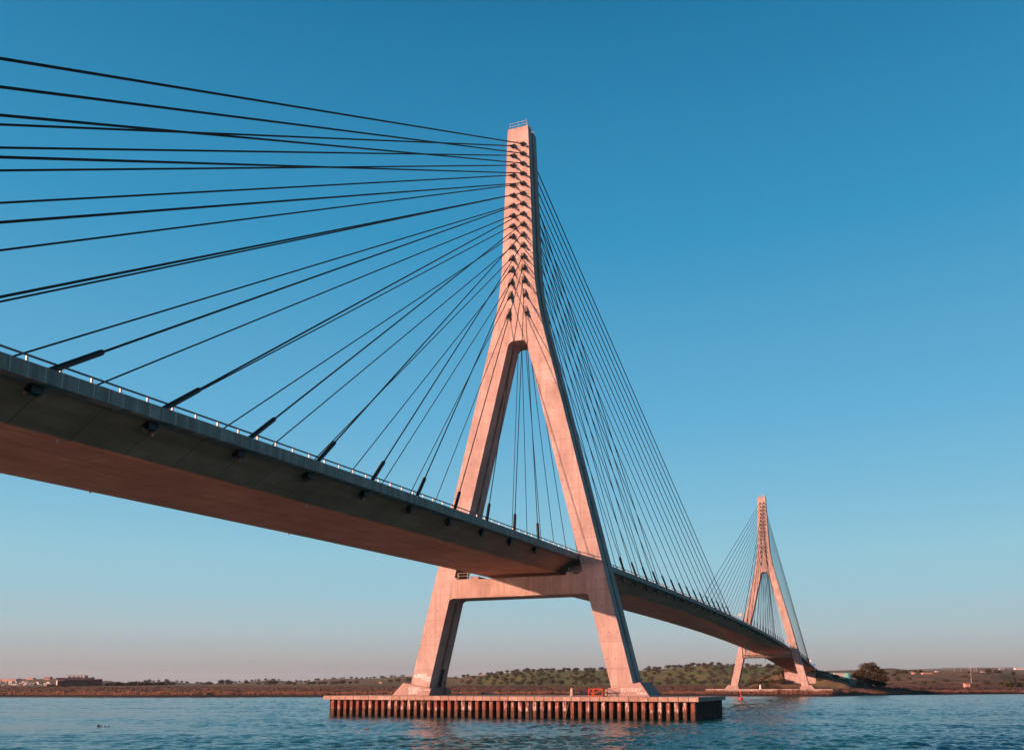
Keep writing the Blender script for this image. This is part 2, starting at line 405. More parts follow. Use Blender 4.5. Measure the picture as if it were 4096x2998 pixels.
# ------------------------------------------------------------------ pylon
def make_pylon():
    root = empty('bridge_pylon')
    zl = [0.15+i*(54.5/18) for i in range(19)]+[55.6, 56.0, 56.197, 56.35, 56.5, 56.62, 56.72, 56.81, 56.88, 56.92, 56.945]
    for s in (1, -1):
        m = MB(); m.loft([section(z, s) for z in zl]); m.build('leg', M['pylon'], root)
    m = MB(); zm = [56.947, 58.2, 59.5, 61, 62.5, 64, 65.5, 67, 68.5, 70, 71.2, 76, 82, 88, H]
    m.loft([section(z, 1, True) for z in zm]); m.build('mast', M['pylon'], root)
    # crossbeam under the deck
    half = [(yi(18.62)+.04, 18.62), (yi(18.62)-.30, 18.60), (yi(18.2)-.55, 18.207)]
    low = [(yi(15.27)-.55, 15.27), (yi(15.0)-.14, 15.06), (yi(14.7)+.04, 14.70)]
    poly = [(-y, z) for y, z in half]+[(y, z) for y, z in reversed(half)]
    poly = poly+[(y, z) for y, z in reversed(low)]+[(-y, z) for y, z in low]
    d = dep(17)/2-.03
    m = MB(); m.loft([[(-d, y, z) for y, z in poly], [(d, y, z) for y, z in poly]]); m.build('crossbeam', M['beam'], root)
    for y0, y1 in ((6.85, 8.33), (-9.2, -7.86)):
        m = MB(); m.box((-1.9, y0, 18.19), (1.9, y1, 18.72)); m.build('bearing_plinth', M['beam'], root)
    for y0, y1 in ((8.45, 10.2), (-10.2, -8.45)):
        m = MB(); x = -d+.12
        for yy in (y0, (y0+y1)/2 if False else y1-.02): m.tube([(x, yy, 18.2), (x, yy, 19.3)], .035, 6)
        for hh in (.12, .62, 1.08): m.tube([(x, y0-.05, 18.2+hh), (x, y1+.05, 18.2+hh)], .03, 6)
        m.build('walkway_railing', M['galv'], root)
    # shoes
    for s in (1, -1):
        b = [(-4.0, 14.35, 0), (-4.0, 20.98, 0), (4.0, 20.98, 0), (4.0, 14.35, 0)]
        t = [(-3.45, 14.25, 1.06), (-3.2, 19.42, 2.0), (3.2, 19.42, 2.0), (3.45, 14.25, 1.06)]
        m = MB(); m.loft([[(x, y*s, z+.001) for x, y, z in b], [(x, y*s, z) for x, y, z in t]]); m.build('shoe', M['shoe'], root)
    # anchor blocks, both faces
    for sx in (-1, 1):
        for s in (-1, 1):
            for kx in range(16):
                z = ANZ[kx]; A = Vector((sx*dep(z)/2, ANY[kx]*s, z)); X = (SIDE_X if sx < 0 else MAIN_X)[kx]
                D = Vector((X, YC*s, ZE+g(X))); dv = (D-A).normalized()
                if sx > 0 and kx % 1 and False: continue
                hz = .36+.5*max(0, (-dv.z-.45))
                ring0 = [A+Vector((-sx*.01, a*.26, b*hz)) for a, b in ((-1, -1), (1, -1), (1, 1), (-1, 1))]
                u = dv.cross(Vector((0, 0, 1))).normalized(); v = u.cross(dv)
                if u.y < 0: u = -u
                E = A+dv*(.50+.55*max(0, -dv.z-.3))
                ring1 = [E+u*a*.22+v*b*.23 for a, b in ((-1, -1), (1, -1), (1, 1), (-1, 1))]
                m = MB(); m.loft([ring0, ring1]); m.build('anchor_block', M['block'], root)
    # step irons up the mast face
    z = 58.0
    while z < 94.4:
        x = -dep(z)/2; yy = -(yo(z)-.42)
        m = MB(); m.box((x-.06, yy-.09, z), (x-.005, yy+.09, z+.04)); m.build('step_iron', M['rail'], root); z += .62
    # railing, lamp at the top
    m = MB(); x0, x1, y1 = -DT/2+.22, DT/2-.22, WT-.28
    for (x, y) in ((x0, y1), (x0, 0), (x0, -y1), (x1, -y1), (0, -y1), (x1, y1), (0, y1), (x1, 0)):
        m.tube([(x, y, H), (x, y, H+1.12)], .025, 6)
    for hh in (.55, 1.1):
        m.tube([(x0, y1, H+hh), (x0, -y1, H+hh)], .03, 6); m.tube([(x0, -y1, H+hh), (x1, -y1, H+hh)], .03, 6)
        m.tube([(x1, -y1, H+hh), (x1, y1, H+hh)], .03, 6); m.tube([(x1, y1, H+hh), (x0, y1, H+hh)], .03, 6)
    m.build('top_railing', M['galv'], root)
    m = MB(); m.tube([(.2, -.9, H), (.2, -.9, H+2.0)], .035, 6)
    lamp = m.build('warning_light', M['galv'], root)
    m = MB(); m.tube([(.2, -.9, H+2.0), (.2, -.9, H+2.1), (.2, -.9, H+2.3), (.2, -.9, H+2.36)], [.05, .12, .12, .05], 8)
    m.build('lamp_globe', M['red'], lamp)
    m = MB(); m.tube([(-.6, -1.0, H), (-.6, -1.0, H+2.3)], .02, 5); m.build('lightning_rod', M['galv'], root)
    return root
near = make_pylon()
tag(near, 'tall pale concrete A-shaped pylon standing on the piled platform in the river', 'bridge pylon', 'bridge pylons')
far = copy_tree(near); far.location = (SPAN, 0, .177)
tag(far, 'distant A-shaped concrete pylon standing on the far reedy bank', 'bridge pylon', 'bridge pylons')
# what only the near pylon shows: writing, door slot, ladder poles
lf = lambda z: -dep(z)/2
sf = lambda z: -4.0+.40*z-.01
stroke_text('ALBERTO', (17.70, 2.82), (15.45, 2.93), .46, lf, 'painted_writing', near, .085, seed=3)
stroke_text('BYYODR', (16.33, 2.45), (14.75, 2.68), .31, lf, 'painted_writing', near, .06, seed=4)
stroke_text('IVAN', (15.74, 2.21), (14.85, 2.25), .26, lf, 'painted_writing', near, .055, seed=5)
stroke_text('BIYODRY', (18.16, .90), (16.05, .98), .33, sf, 'painted_writing', near, .05, .12, seed=6)
stroke_text('ALBERTO', (18.09, .59), (15.85, .67), .28, sf, 'painted_writing', near, .05, .12, seed=7)
stroke_text('BURRO', (17.99, .21), (16.45, .28), .30, sf, 'painted_writing', near, .05, .12, seed=8)
stroke_text('14-04-02', (15.49, .79), (14.45, .76), .19, sf, 'painted_writing', near, .032, .1, seed=9)
stroke_text('BIYODRY', (-16.64, .66), (-19.70, .70), .50, sf, 'painted_writing', near, .05, .25, seed=10)
stroke_text('14-04-02', (-19.04, .29), (-20.5, .30), .26, sf, 'painted_writing', near, .045, .15, seed=12)
m = MB()
for z0, z1, hw in ((1.3, 4.2, .42),):
    m.add([(.9-hw, yi(z0)-.006, z0), (.9+hw, yi(z0)-.006, z0), (.9+hw, yi(z1)-.006, z1), (.9-hw, yi(z1)-.006, z1),
           (.9-hw, yi(z0)+.05, z0), (.9+hw, yi(z0)+.05, z0), (.9+hw, yi(z1)+.05, z1), (.9-hw, yi(z1)+.05, z1)],
          [(0, 1, 2, 3), (0, 1, 5, 4), (2, 3, 7, 6), (1, 2, 6, 5), (0, 3, 7, 4)])
m.build('access_door', M['recess_shade'], near)  # flat panel; darkness of the door recess is put into the colour
m = MB()
for x in (.2, .75):
    m.tube([(x, 13.75, 0), (x, 13.75, 2.3)], .05, 6)
for i in range(7): m.tube([(.2, 13.75, .3+i*.3), (.75, 13.75, .3+i*.3)], .02, 5)
o = m.build('steel_ladder', M['black'], None); tag(o, 'short black steel ladder leaning up to the left shoe of the near pylon', 'ladder')

# ------------------------------------------------------------------ deck
deck = empty('bridge_deck', (0, 0, 0))
tag(deck, 'long concrete road deck crossing the river with a stained edge beam', 'bridge deck')
X0, X1 = -172.0, 497.0
nx = 154; XS = [X0+(X1-X0)*i/nx for i in range(nx+1)]
prof = [(-8.93, 21.2), (8.93, 21.2), (8.93, 20.53), (WS, ZS), (-WS, ZS), (-8.93, 20.53)]
m = MB(); m.loft([[(x, y, z+g(x)) for y, z in prof] for x in XS]); m.build('girder', M['deck'], deck)
for s in (-1, 1):
    pr = [(8.94, 20.56), (YD, 20.56), (YD, ZE), (8.94, ZE)]
    m = MB(); m.loft([[(x, y*s, z+g(x)) for y, z in pr] for x in XS]); m.build('edge_beam', M['edge'], deck)
m = MB(); m.loft([[(x, y, z+g(x)) for y, z in ((-8.9, 21.21), (8.9, 21.21), (8.9, 21.26), (-8.9, 21.26))] for x in XS]); m.build('road_surface', M['asphalt'], deck)
# guard rails
for s in (-1, 1):
    m = MB()
    for zc in (.66,):
        m.loft([[(x, (9.03+a)*s, ZE+zc+b+g(x)) for a, b in ((-.05, -.05), (.05, -.05), (.05, .05), (-.05, .05))] for x in XS])
    gr = m.build('guard_rail', M['rail'], deck)
    post = MB(); post.box((-.065, -.05, -.01), (.065, .05, .605)); pm = post.mesh('post'); pm.materials.append(M['white'])
    rest = MB(); i = 0; x = -99.35
    def skip(xx): return any(abs(xx-c) < 3.0 for c in (0, SPAN))
    while x < X1-1:
        if not skip(x):
            if s < 0 and i < 100:
                link('post', pm, gr, (x, 9.03*s, ZE+g(x)))
            else:
                rest.box((x-.085, 9.03*s-.06, ZE+g(x)-.01), (x+.085, 9.03*s+.06, ZE+g(x)+.605))
            i += 1
        x += 2.22
    o = rest.build('rail_posts', M['white'], deck); tag(o, kind='stuff')
# anchor heads under the edge, drain spouts under the soffit
def anchor_head(X, s, px):
    z0 = g(X); A = Vector((px, 0.9*s, 80)); D = Vector((X, YC*s, ZE+z0)); dv = (D-A).normalized()
    m = MB(); m.box((X-.36+dv.x*1.0, min(8.6*s, 9.22*s), 20.04+z0), (X+.36+dv.x*1.0, max(8.6*s, 9.22*s), 20.54+z0))
    P = Vector((X+dv.x*1.0, 8.88*s, 20.25+z0)); e = Vector((dv.x, dv.y*.3, dv.z)).normalized()
    m.tube([P, P+e*.62], .17, 8)
    o = m.build('anchor_head', M['socket'], deck)
    m = MB(); x = X+dv.x*1.0+.55*(1 if dv.x < 0 else -1)
    m.add([(x-.03, 8.3*s, 19.95+z0), (x-.03, 9.3*s, 20.5+z0), (x-.03, 8.75*s, 19.75+z0), (x+.03, 8.3*s, 19.95+z0), (x+.03, 9.3*s, 20.5+z0), (x+.03, 8.75*s, 19.75+z0)],
          [(0, 1, 2), (5, 4, 3), (0, 1, 4, 3), (1, 2, 5, 4), (2, 0, 3, 5)])
    m.build('gusset', M['pale'], o)
for kx in range(16):
    anchor_head(SIDE_X[kx], -1, 0); anchor_head(MAIN_X[kx], -1, 0); anchor_head(SPAN-MAIN_X[kx], -1, SPAN); anchor_head(SPAN-SIDE_X[kx], -1, SPAN)
    anchor_head(MAIN_X[kx], 1, 0); anchor_head(SPAN-MAIN_X[kx], 1, SPAN)
for i in range(14):
    for s, off in ((-1, 0), (1, 13)):
        X = -92+26*i+off; z = ZS+g(X)
        m = MB(); m.tube([(X, 5.75*s, z+.05), (X, 5.75*s, z-.22)], .09, 8); m.build('drain_spout', M['galv'], deck)

# ------------------------------------------------------------------ stay cables
def make_cable(px, sx, s, kx):
    zoff = .177 if px else 0
    z = ANZ[kx]; A = Vector((px+sx*dep(z)/2, ANY[kx]*s, z+zoff))
    if px == 0: X = (SIDE_X if sx < 0 else MAIN_X)[kx]
    else: X = SPAN-(SIDE_X if sx > 0 else MAIN_X)[kx]
    D = Vector((X, YC*s, ZE+.22+g(X))); dv = (D-A).normalized(); D = D+dv*(.52/max(.2, -dv.z)); L = (D-A).length
    rad = .095-.040*kx/15
    sag = 0.0
    pts = []
    for i in range(25):
        t = i/24; p = A+(D-A)*t; p.z -= 4*sag*t*(1-t); pts.append(p)
    m = MB(); m.tube(pts, rad, 7); o = m.build('stay_cable', M['cable'], None, True)
    E = A+dv*(.46+.55*max(0, -dv.z-.3))
    m = MB(); m.tube([E, E+dv*.62, E+dv*.95], [.185, .185, rad+.01], 10); m.build('socket', M['socket'], o)
    up_ = (pts[-2]-pts[-1]).normalized(); top = (2.65+.3)/max(up_.z, .2)
    m = MB(); m.tube([D, D+up_*(top-.22), D+up_*top], [.19, .19, rad+.02], 10)
    m.build('anchor_pipe', M['sleeve'], o)
    who = 'front' if px == 0 else 'distant'
    side = 'left' if sx < 0 else 'right'
    plane = 'nearer' if s < 0 else 'farther'
    tag(o, f'stay cable running {side} from the {who} pylon, {ORD[kx]} from top in the {plane} fan', 'stay cable', f'stay cables {side} of the {who} pylon')
    return o
for px in (0, SPAN):
    for sx in (-1, 1):
        for s in (-1, 1):
            for kx in range(16): make_cable(px, sx, s, kx)

# ------------------------------------------------------------------ piled platform under the near pylon
PX_, PY_ = 10.893, 29.252
plat = empty('piled_platform', (0, 0, -3.08))
tag(plat, 'long river platform of rusty sheet piles with a pale concrete capping, under the near pylon', 'bridge platform')
def pl(v): return (v[0], v[1], v[2]+3.08)
m = MB(); m.box(pl((-PX_+.35, -PY_+.35, -.58)), pl((PX_-.35, PY_-.35, -.004))); m.build('deck_slab', M['slab'], plat)
nb_ = 43; bw = 2*PY_/nb_
for i in range(nb_):
    y0 = -PY_+i*bw; dz = random.uniform(-.012, .012); dx = random.uniform(-.012, .012)
    for sx in (-1, 1):
        m = MB(); a, b = (-PX_+dx, -PX_+.42) if sx < 0 else (PX_-.42, PX_+dx)
        bx = [(a, y0+.035), (b, y0+.035), (b, y0+bw-.035), (a, y0+bw-.035)]
        c_ = .02
        m.loft([[pl((x, y, -.603)) for x, y in bx], [pl((x, y, dz-c_)) for x, y in bx],
                [pl((x+(c_ if x == min(a, b) else -c_), y+(c_ if y < y0+.5*bw else -c_), dz)) for x, y in bx]])
        m.build('capping_block', M['cap'], plat)
ne = 15; ew = (2*PX_-.84)/ne
for i in range(ne):
    x0 = -PX_+.42+i*ew
    for sy in (-1, 1):
        m = MB(); y0, y1 = (-PY_, -PY_+.42) if sy < 0 else (PY_-.42, PY_)
        m.box(pl((x0+.01, y0, -.603)), pl((x0+ew-.01, y1, random.uniform(-.012, .012)))); m.build('capping_block', M['cap'], plat)
def pile_mesh(wd, dp):
    m = MB(); a = wd/2
    pr = [(-a, dp), (-a+.02, 0.04), (-a+.06, 0), (a-.06, 0), (a-.02, .04), (a, dp), (a-.06, dp), (a-.08, .06), (-a+.08, .06), (-a+.06, dp)]
    m.loft([[(y, x, z) for x, y in pr] for z in (-5.0, -3.0, -1.8, -.59)])
    return m
pmA = pile_mesh(.57, .75).mesh('sheet_pile')
pmA.materials.append(M['pile'])
b = bmesh.new(); b.from_mesh(pmA); bmesh.ops.recalc_face_normals(b, faces=b.faces); b.to_mesh(pmA); b.free()
PIN = .56; sp = 1.126
n = int((2*(PY_-PIN))/sp)
for i in range(n+1):
    y = -(PY_-PIN)+.31+i*sp
    if y > PY_-PIN: break
    link('sheet_pile', pmA, plat, (-PX_+PIN, y, 3.08))
pmB = pmA.copy(); pmB.materials[0] = M['pile_shaded']
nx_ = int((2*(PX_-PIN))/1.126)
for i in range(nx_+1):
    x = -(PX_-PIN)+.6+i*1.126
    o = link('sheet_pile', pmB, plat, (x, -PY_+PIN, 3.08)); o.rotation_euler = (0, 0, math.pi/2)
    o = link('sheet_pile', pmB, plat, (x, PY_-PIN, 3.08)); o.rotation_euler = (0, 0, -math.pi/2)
m = MB(); m.box(pl((-PX_+PIN+.62, -PY_+PIN+.62, -5)), pl((PX_-PIN-.62, PY_-PIN-.62, -.59))); m.build('gap_shade_wall', M['recess_shade'], plat)  # black box behind the piles gives the gaps their shade by colour
m = MB()
for yy in (-4.95, -5.35): m.box(pl((-PX_+PIN-.06, yy-.03, -3.6)), pl((-PX_+PIN-.01, yy+.03, -.62)))
for i in range(9): m.box(pl((-PX_+PIN-.055, -5.34, -3.3+i*.3)), pl((-PX_+PIN-.015, -4.96, -3.26+i*.3)))
m.build('access_ladder', M['black'], plat)
# things on the platform
m = MB(); m.tube([(0, 0, 0), (0, 0, .95), (0, 0, 1.05), (0, 0, 1.16), (0, 0, 1.2)], [.30, .27, .27, .18, .05], 14)
o = m.build('mooring_bollard', M['pale'], None); o.location = (-4.2, -9.45, 0); tag(o, 'pale round-topped bollard standing alone on the platform between the legs', 'bollard')
fr = empty('barrier_frame', (-5.6, -12.45, 0))
tag(fr, 'orange steel barrier frame with diagonal braces beside the right shoe', 'barrier')
def bar(a, b, name, w=.05):
    m = MB(); m.tube([a, b], w, 4); m.build(name, M['orange'], fr)
for (x, y) in ((0, 0), (0, -.65), (0, -2.05), (2.6, 0), (2.6, -2.05)): bar((x, y, 0), (x, y, 1.08), 'post', .075)
for a, b in (((0, 0, 1.04), (0, -2.05, 1.04)), ((0, -2.05, 1.04), (2.6, -2.05, 1.04)), ((2.6, -2.05, 1.04), (2.6, 0, 1.04)), ((2.6, 0, 1.04), (0, 0, 1.04)),
             ((0, 0, .06), (0, -2.05, .06)), ((0, -2.05, .06), (2.6, -2.05, .06))): bar(a, b, 'rail', .055)
for a, b in (((0, -.65, .35), (0, -2.0, 1.0)), ((0, -.65, .1), (0, 0, .95)), ((0, -2.05, 1.0), (2.6, -2.05, .1)), ((0, -2.05, .1), (2.6, -2.05, 1.0))): bar(a, b, 'brace', .045)
m = MB(); m.tube([(0, 0, 0), (0, 0, 1.35)], .05, 6); o = m.build('marker_post', M['black'], None); o.location = (-5.2, -15.1, 0)
tag(o, 'thin black post standing in front of the right shoe', 'post')
for (y, z, pts, lab) in ((12.1, -.62, [(0, 0, 0), (-.05, .15, -.4), (-.06, -.1, -.9), (-.04, -.18, -1.3), (-.05, -.28, -1.7)], 'frayed rope tangled over the piles under the left leg'),
                   (-11.05, -.62, [(0, 0, 0), (-.05, .1, -.6), (-.08, .3, -1.3), (-.08, .65, -2.3)], 'slack rope slanting down the piles near the bollard')):
    m = MB(); m.tube([Vector((-PX_+PIN-.06, y, z))+Vector(p) for p in pts], .03, 5)
    if y > 0:
        m.tube([(-PX_+PIN-.06, y-.7, z), (-PX_+PIN-.12, y-.35, z-.55), (-PX_+PIN-.12, y, z-.75), (-PX_+PIN-.06, y+.45, z-.25), (-PX_+PIN-.05, y+.6, z)], .03, 5)
    o = m.build('hanging_rope', M['rope'], None); tag(o, lab, 'rope')

# far pylon platform on the bank
fp = empty('bank_platform', (SPAN, 0, -2.0)); tag(fp, 'low pale concrete slab under the distant pylon behind the reeds', 'bridge platform')
m = MB(); m.box((-9, -PY_, 1.1), (9, PY_, 2.17)); m.build('slab', M['pale'], fp)
m = MB(); m.box((-9.35, -PY_, 1.55), (-9.02, PY_, 2.05)); m.build('kerb', M['slab'], fp)
m = MB(); m.tube([(-7, 3.6, 2.17), (-7, 3.6, 2.5), (-7, 3.6, 3.6), (-7, 3.6, 4.1), (-7, 3.6, 4.3)], [.75, .5, .42, .38, .1], 10); o = m.build('navigation_post', M['white'], None)
o.location = (SPAN, 0, -2.0); tag(o, 'small white post on the slab between the legs of the distant pylon', 'post')

# inspection gantry hung under the deck at the far pylon
ga = empty('inspection_gantry', (SPAN-4.6, 0, 0)); tag(ga, 'dark green lattice inspection gantry hanging under the deck at the distant pylon', 'gantry')
zg = g(SPAN-4.6)
m = MB()
for x in (-.9, .9):
    for z in (15.0, 16.5): m.tube([(x, -11.1, z), (x, 11.6, z)], .10, 5)
    nseg = 12; st = 22.7/nseg
    for i in range(nseg):
        y = -11.1+i*st
        m.tube([(x, y, 15.0), (x, y+st/2, 16.5)], .06, 4); m.tube([(x, y+st/2, 16.5), (x, y+st, 15.0)], .06, 4)
m.build('truss', M['green_steel'], ga)
for y, zt in ((-11.1, 21.0), (11.6, 20.6)):
    m = MB()
    for x in (-.9, .9): m.tube([(x, y, 15), (x, y, zt+zg+1)], .13, 5)
    for i in range(5): m.tube([(-.9, y, 15.5+i*1.1), (.9, y, 16.1+i*1.1)], .05, 4)
    m.build('hanger', M['green_steel'], ga)
m = MB(); m.box((-1.2, .8, 12.9), (-1.05, 1.0, 16.6)); m.build('access_ladder', M['green_steel'], ga)
m = MB(); m.tube([(-.9, -11.1, 22.3+zg), (-.9, -11.1, 24+zg)], .06, 4); m.tube([(-.9, -9.6, 22.3+zg), (-.9, -9.6, 24+zg)], .06, 4); m.tube([(-.9, -11.1, 24+zg), (-.9, -9.6, 24+zg)], .05, 4)
m.build('cradle_rail', M['green_steel'], ga)

# road signs
def disc(name, X, y, h, r, label, style):
    root = empty(name, (X, y, ZE+g(X))); tag(root, label, 'road sign')
    m = MB(); m.tube([(0.03, 0, -.3), (0.03, 0, h)], .05, 6); m.build('pole', M['galv'], root)
    def plate(rad, x, mat, nm):
        m = MB(); m.tube([(x, 0, h), (x+.012, 0, h)], rad, 28); m.build(nm, mat, root)
    if style == 'limit':
        plate(r, -.03, M['red'], 'red_ring'); plate(r*.78, -.045, M['white'], 'white_disc')
        m = MB()
        for yy in (.2, -.2):
            m.box((-.058, yy*r*1.4-r*.17, h-r*.3), (-.047, yy*r*1.4+r*.17, h+r*.3))
        m.build('numerals', M['black'], root)
    else:
        plate(r, -.03, M['white'], 'white_ring'); plate(r*.86, -.045, M['red'], 'red_disc')
        m = MB(); m.box((-.058, -r*.55, h-r*.14), (-.047, r*.55, h+r*.14)); m.build('white_bar', M['white'], root)
disc('speed_limit_sign', 171.5, -9.05, 2.15, .56, 'round red-ringed speed limit sign on the deck left of the distant pylon', 'limit')
disc('no_entry_sign', 317.5, -9.9, 2.6, .62, 'round red sign beside the distant pylon leg on the deck edge', 'entry')
disc('no_entry_sign', 3.4, -9.95, 3.1, .5, 'round red sign half hidden behind the right leg of the near pylon', 'entry')
root = empty('direction_sign', (512, -8.2, 12.2)); tag(root, 'square blue road sign on a pole at the far end of the deck', 'road sign')
m = MB(); m.tube([(0, 0, 0), (0, 0, 4.2)], .06, 6); m.build('pole', M['galv'], root)
m = MB(); m.box((-.06, -.72, 3.0), (-.02, .72, 4.4)); m.build('panel', M['blue'], root)
root = empty('small_road_sign', (462, -9.2, ZE+g(462))); tag(root, 'small white sign on the deck edge past the last cables of the distant pylon', 'road sign')
m = MB(); m.tube([(0, 0, -.2), (0, 0, 2.6)], .05, 6); m.build('pole', M['galv'], root)
m = MB(); m.box((-.05, -.55, 1.5), (-.01, .55, 2.5)); m.build('panel', M['white'], root)

# abutment
ab = empty('bridge_abutment', (497, 0, 0)); tag(ab, 'pale concrete abutment wall holding up the far end of the deck', 'abutment')
zt = ZS+g(497)-.15
m = MB(); m.box((.05, -9.8, 1.0), (2.2, 9.95, zt)); m.build('front_wall', M['pylon'], ab)
for s in (-1, 1):
    m = MB(); m.box((2.25, 9.75*s-.12, 3.0), (16, 9.75*s+.12, ZE+g(497)-.1)); m.build('wing_wall', M['beam'], ab)

# ------------------------------------------------------------------ water
import numpy as np
def river():
    rs = np.random.RandomState(4)
    rows = [16.0]
    while rows[-1] < 640: rows.append(rows[-1]+max(.22, .0045*rows[-1]))
    rows = np.array(rows); cols = np.arange(-1100, 5200, 4.4)
    a = (cols-PW/2-PPX)/FPX
    hx, hy = math.cos(YAW), math.sin(YAW); c0 = math.cos(PITCH)
    X = CAM.x+rows[:, None]*(hx/c0+0*a)[None, :]+rows[:, None]*a[None, :]*rt.x
    Y = CAM.y+rows[:, None]*(hy/c0+0*a)[None, :]+rows[:, None]*a[None, :]*rt.y
    U = X*hx+Y*hy; V = -X*hy+Y*hx                      # U down the wind, V along the crests
    def patches(su, sv, n, seed):
        r = np.random.RandomState(seed); q = 0
        for _ in range(n): q = q+np.sin(U*r.normal(0, su)+V*r.normal(0, sv)+r.uniform(0, 6.28))
        return q/math.sqrt(n/2)
    gust = 1+.20*patches(.10, .018, 14, 1)+.15*patches(.40, .03, 14, 2)
    left = np.clip((V-np.interp(rows, [20, 120, 200, 640], [14, 34, 60, 120])[:, None])/26, 0, 1)
    slick = np.clip(patches(.30, .010, 18, 3)*1.0+patches(.07, .008, 10, 5)*.6+.12, 0, 1)*left
    amp = np.clip(gust, .4, 1.6)*(1-.86*slick)*(1-.25*left)
    Z = 0; n = 64
    for i in range(n):
        lam = .5*(3.6/.5)**((i+rs.rand())/n); th = rs.normal(0, .62); k = 2*math.pi/lam
        sl = .20*math.sqrt(2.0/n)*(.6 if lam > 3 else 1)
        Z = Z+sl/k*np.sin(k*(U*math.cos(th)+V*math.sin(th))+rs.uniform(0, 6.28))
    Z = -3.08+Z*amp
    nr, nc = X.shape
    co = np.stack([X, Y, Z], -1).reshape(-1, 3)
    idx = np.arange(nr*nc).reshape(nr, nc)
    q = np.stack([idx[:-1, :-1], idx[:-1, 1:], idx[1:, 1:], idx[1:, :-1]], -1).reshape(-1, 4)
    ext = np.array([(-1500, -2500, -3.6), (1400, -2500, -3.6), (1400, 2500, -3.6), (-1500, 2500, -3.6)], float)
    b = len(co); co = np.concatenate([co, ext]); q = np.concatenate([q, [[b, b+1, b+2, b+3]]])
    me = bpy.data.meshes.new('water'); me.vertices.add(len(co)); me.vertices.foreach_set('co', co.astype(np.float32).ravel())
    me.loops.add(q.size); me.loops.foreach_set('vertex_index', q.astype(np.int32).ravel())
    me.polygons.add(len(q)); me.polygons.foreach_set('loop_start', np.arange(0, q.size, 4, dtype=np.int32))
    me.polygons.foreach_set('use_smooth', [True]*len(q))
    me.materials.append(M['water']); me.materials.append(M['open_water'])
    mi = np.zeros(len(q), np.int32); mi[-1] = 1; me.polygons.foreach_set('material_index', mi); me.update(calc_edges=True)
    return link('water', me)
tag(river(), kind='structure')

# ------------------------------------------------------------------ land beyond the river
def interp(tab, x):
    if x <= tab[0][0]: return tab[0][1]
    for (a, va), (b, vb) in zip(tab[:-1], tab[1:]):
        if x <= b: 
            t = (x-a)/(b-a); t = t*t*(3-2*t); return va+(vb-va)*t
    return tab[-1][1]
SHORE = [(-900, 400), (0, 388), (600, 371), (1250, 380), (2100, 400), (2700, 424), (2900, 424), (3310, 403), (3480, 446), (3700, 490), (4096, 530), (5000, 580)]
BASE650 = [(-900, 2743), (0, 2744.5), (560, 2744.5), (700, 2746), (1500, 2745), (2000, 2744), (2900, 2742), (3300, 2744), (3700, 2746), (5000, 2746)]
NEAR = [(-900, 2738), (0, 2741), (380, 2740), (560, 2738), (640, 2741), (800, 2740), (900, 2737), (1300, 2734), (1500, 2728), (1650, 2725), (1800, 2716), (1900, 2702), (2050, 2690),
        (2150, 2680), (2300, 2677), (2560, 2678), (2700, 2669), (2840, 2656), (2940, 2664), (3050, 2662), (3140, 2662), (3260, 2692), (3350, 2704), (3560, 2692),
        (3700, 2688), (3900, 2686), (4000, 2690), (4096, 2702), (4400, 2715), (5000, 2700)]
RID = [(-900, 2722), (0, 2717), (120, 2714), (240, 2710), (420, 2722), (520, 2731), (600, 2728), (690, 2724), (800, 2735), (900, 2736), (1020, 2722), (1080, 2720), (1200, 2728), (1330, 2714),
       (1480, 2711), (1620, 2705), (1780, 2706), (2000, 2720), (3200, 2700), (3330, 2679), (3410, 2677), (3560, 2671), (3640, 2676), (3760, 2684), (3850, 2682), (4096, 2688), (5000, 2690)]
FAR = [(-900, 2720), (0, 2730), (1200, 2724), (1300, 2718), (1600, 2712), (1800, 2714), (2500, 2720), (3300, 2710), (3600, 2690), (3780, 2677), (3860, 2673), (3960, 2671), (4096, 2677), (5000, 2670)]
MTN = [(-900, 2722), (1000, 2732), (2500, 2730), (3300, 2712), (3560, 2683), (3700, 2672), (3860, 2668), (4096, 2668), (5000, 2660)]
def zof(py, w): return CAM.z+w*ray(2048, py).z
def gxy(px, w):
    q = at(px, 2743.2, w); return q.x, q.y
def knots(px):
    s = interp(SHORE, px); right = px > 3180
    n0 = interp(NEAR, px); r0 = interp(RID, px)
    return [(s-60, -6.0), (s-3, -3.5), (s, -3.1), (s+3.5, -2.35), (s+30, -1.7), (s+80, -.6), (640, zof(interp(BASE650, px), 640)), (700, zof(2744+(n0-2744)*.16, 700)),
            (780, zof(2744+(n0-2744)*.62, 780)), (850, zof(2744+(n0-2744)*.9, 850)), (900, zof(n0, 900)), (960, zof(n0, 900)-1.5), (1080, zof(n0+5, 1080)), (1300, min(zof(max(n0, r0)+5, 1300), zof(r0+8, 1300))),
            (1600, zof(r0, 1600)), (1800, zof(r0+7, 1800)), (3000, zof(max(interp(FAR, px), r0 if px < 3600 else 0), 3000)), (3600, zof(interp(FAR, px)+14, 3600)), (7500, zof(interp(MTN, px), 7500)), (9500, zof(2760, 9500))]
def ground(px, w, kn=None):
    kn = kn or knots(px)
    if w <= kn[0][0]: z = kn[0][1]
    else:
        z = kn[-1][1]
        for (a, za), (b, zb) in zip(kn[:-1], kn[1:]):
            if w <= b:
                t = (w-a)/(b-a); z = za+(zb-za)*t; break
    x, y = gxy(px, w)
    amp = 0 if w < kn[4][0] else min(1.0, (w-kn[4][0])/250)*(.8+w*.0006)
    z += amp*(noise.fractal(Vector((x*.012, y*.012, 3.1)), 1.0, 2.0, 4)*.9)
    return z
m = MB(); cover = []
pxs = [-900+i*13 for i in range(int(5900/13)+1)]
DW = [0]*0
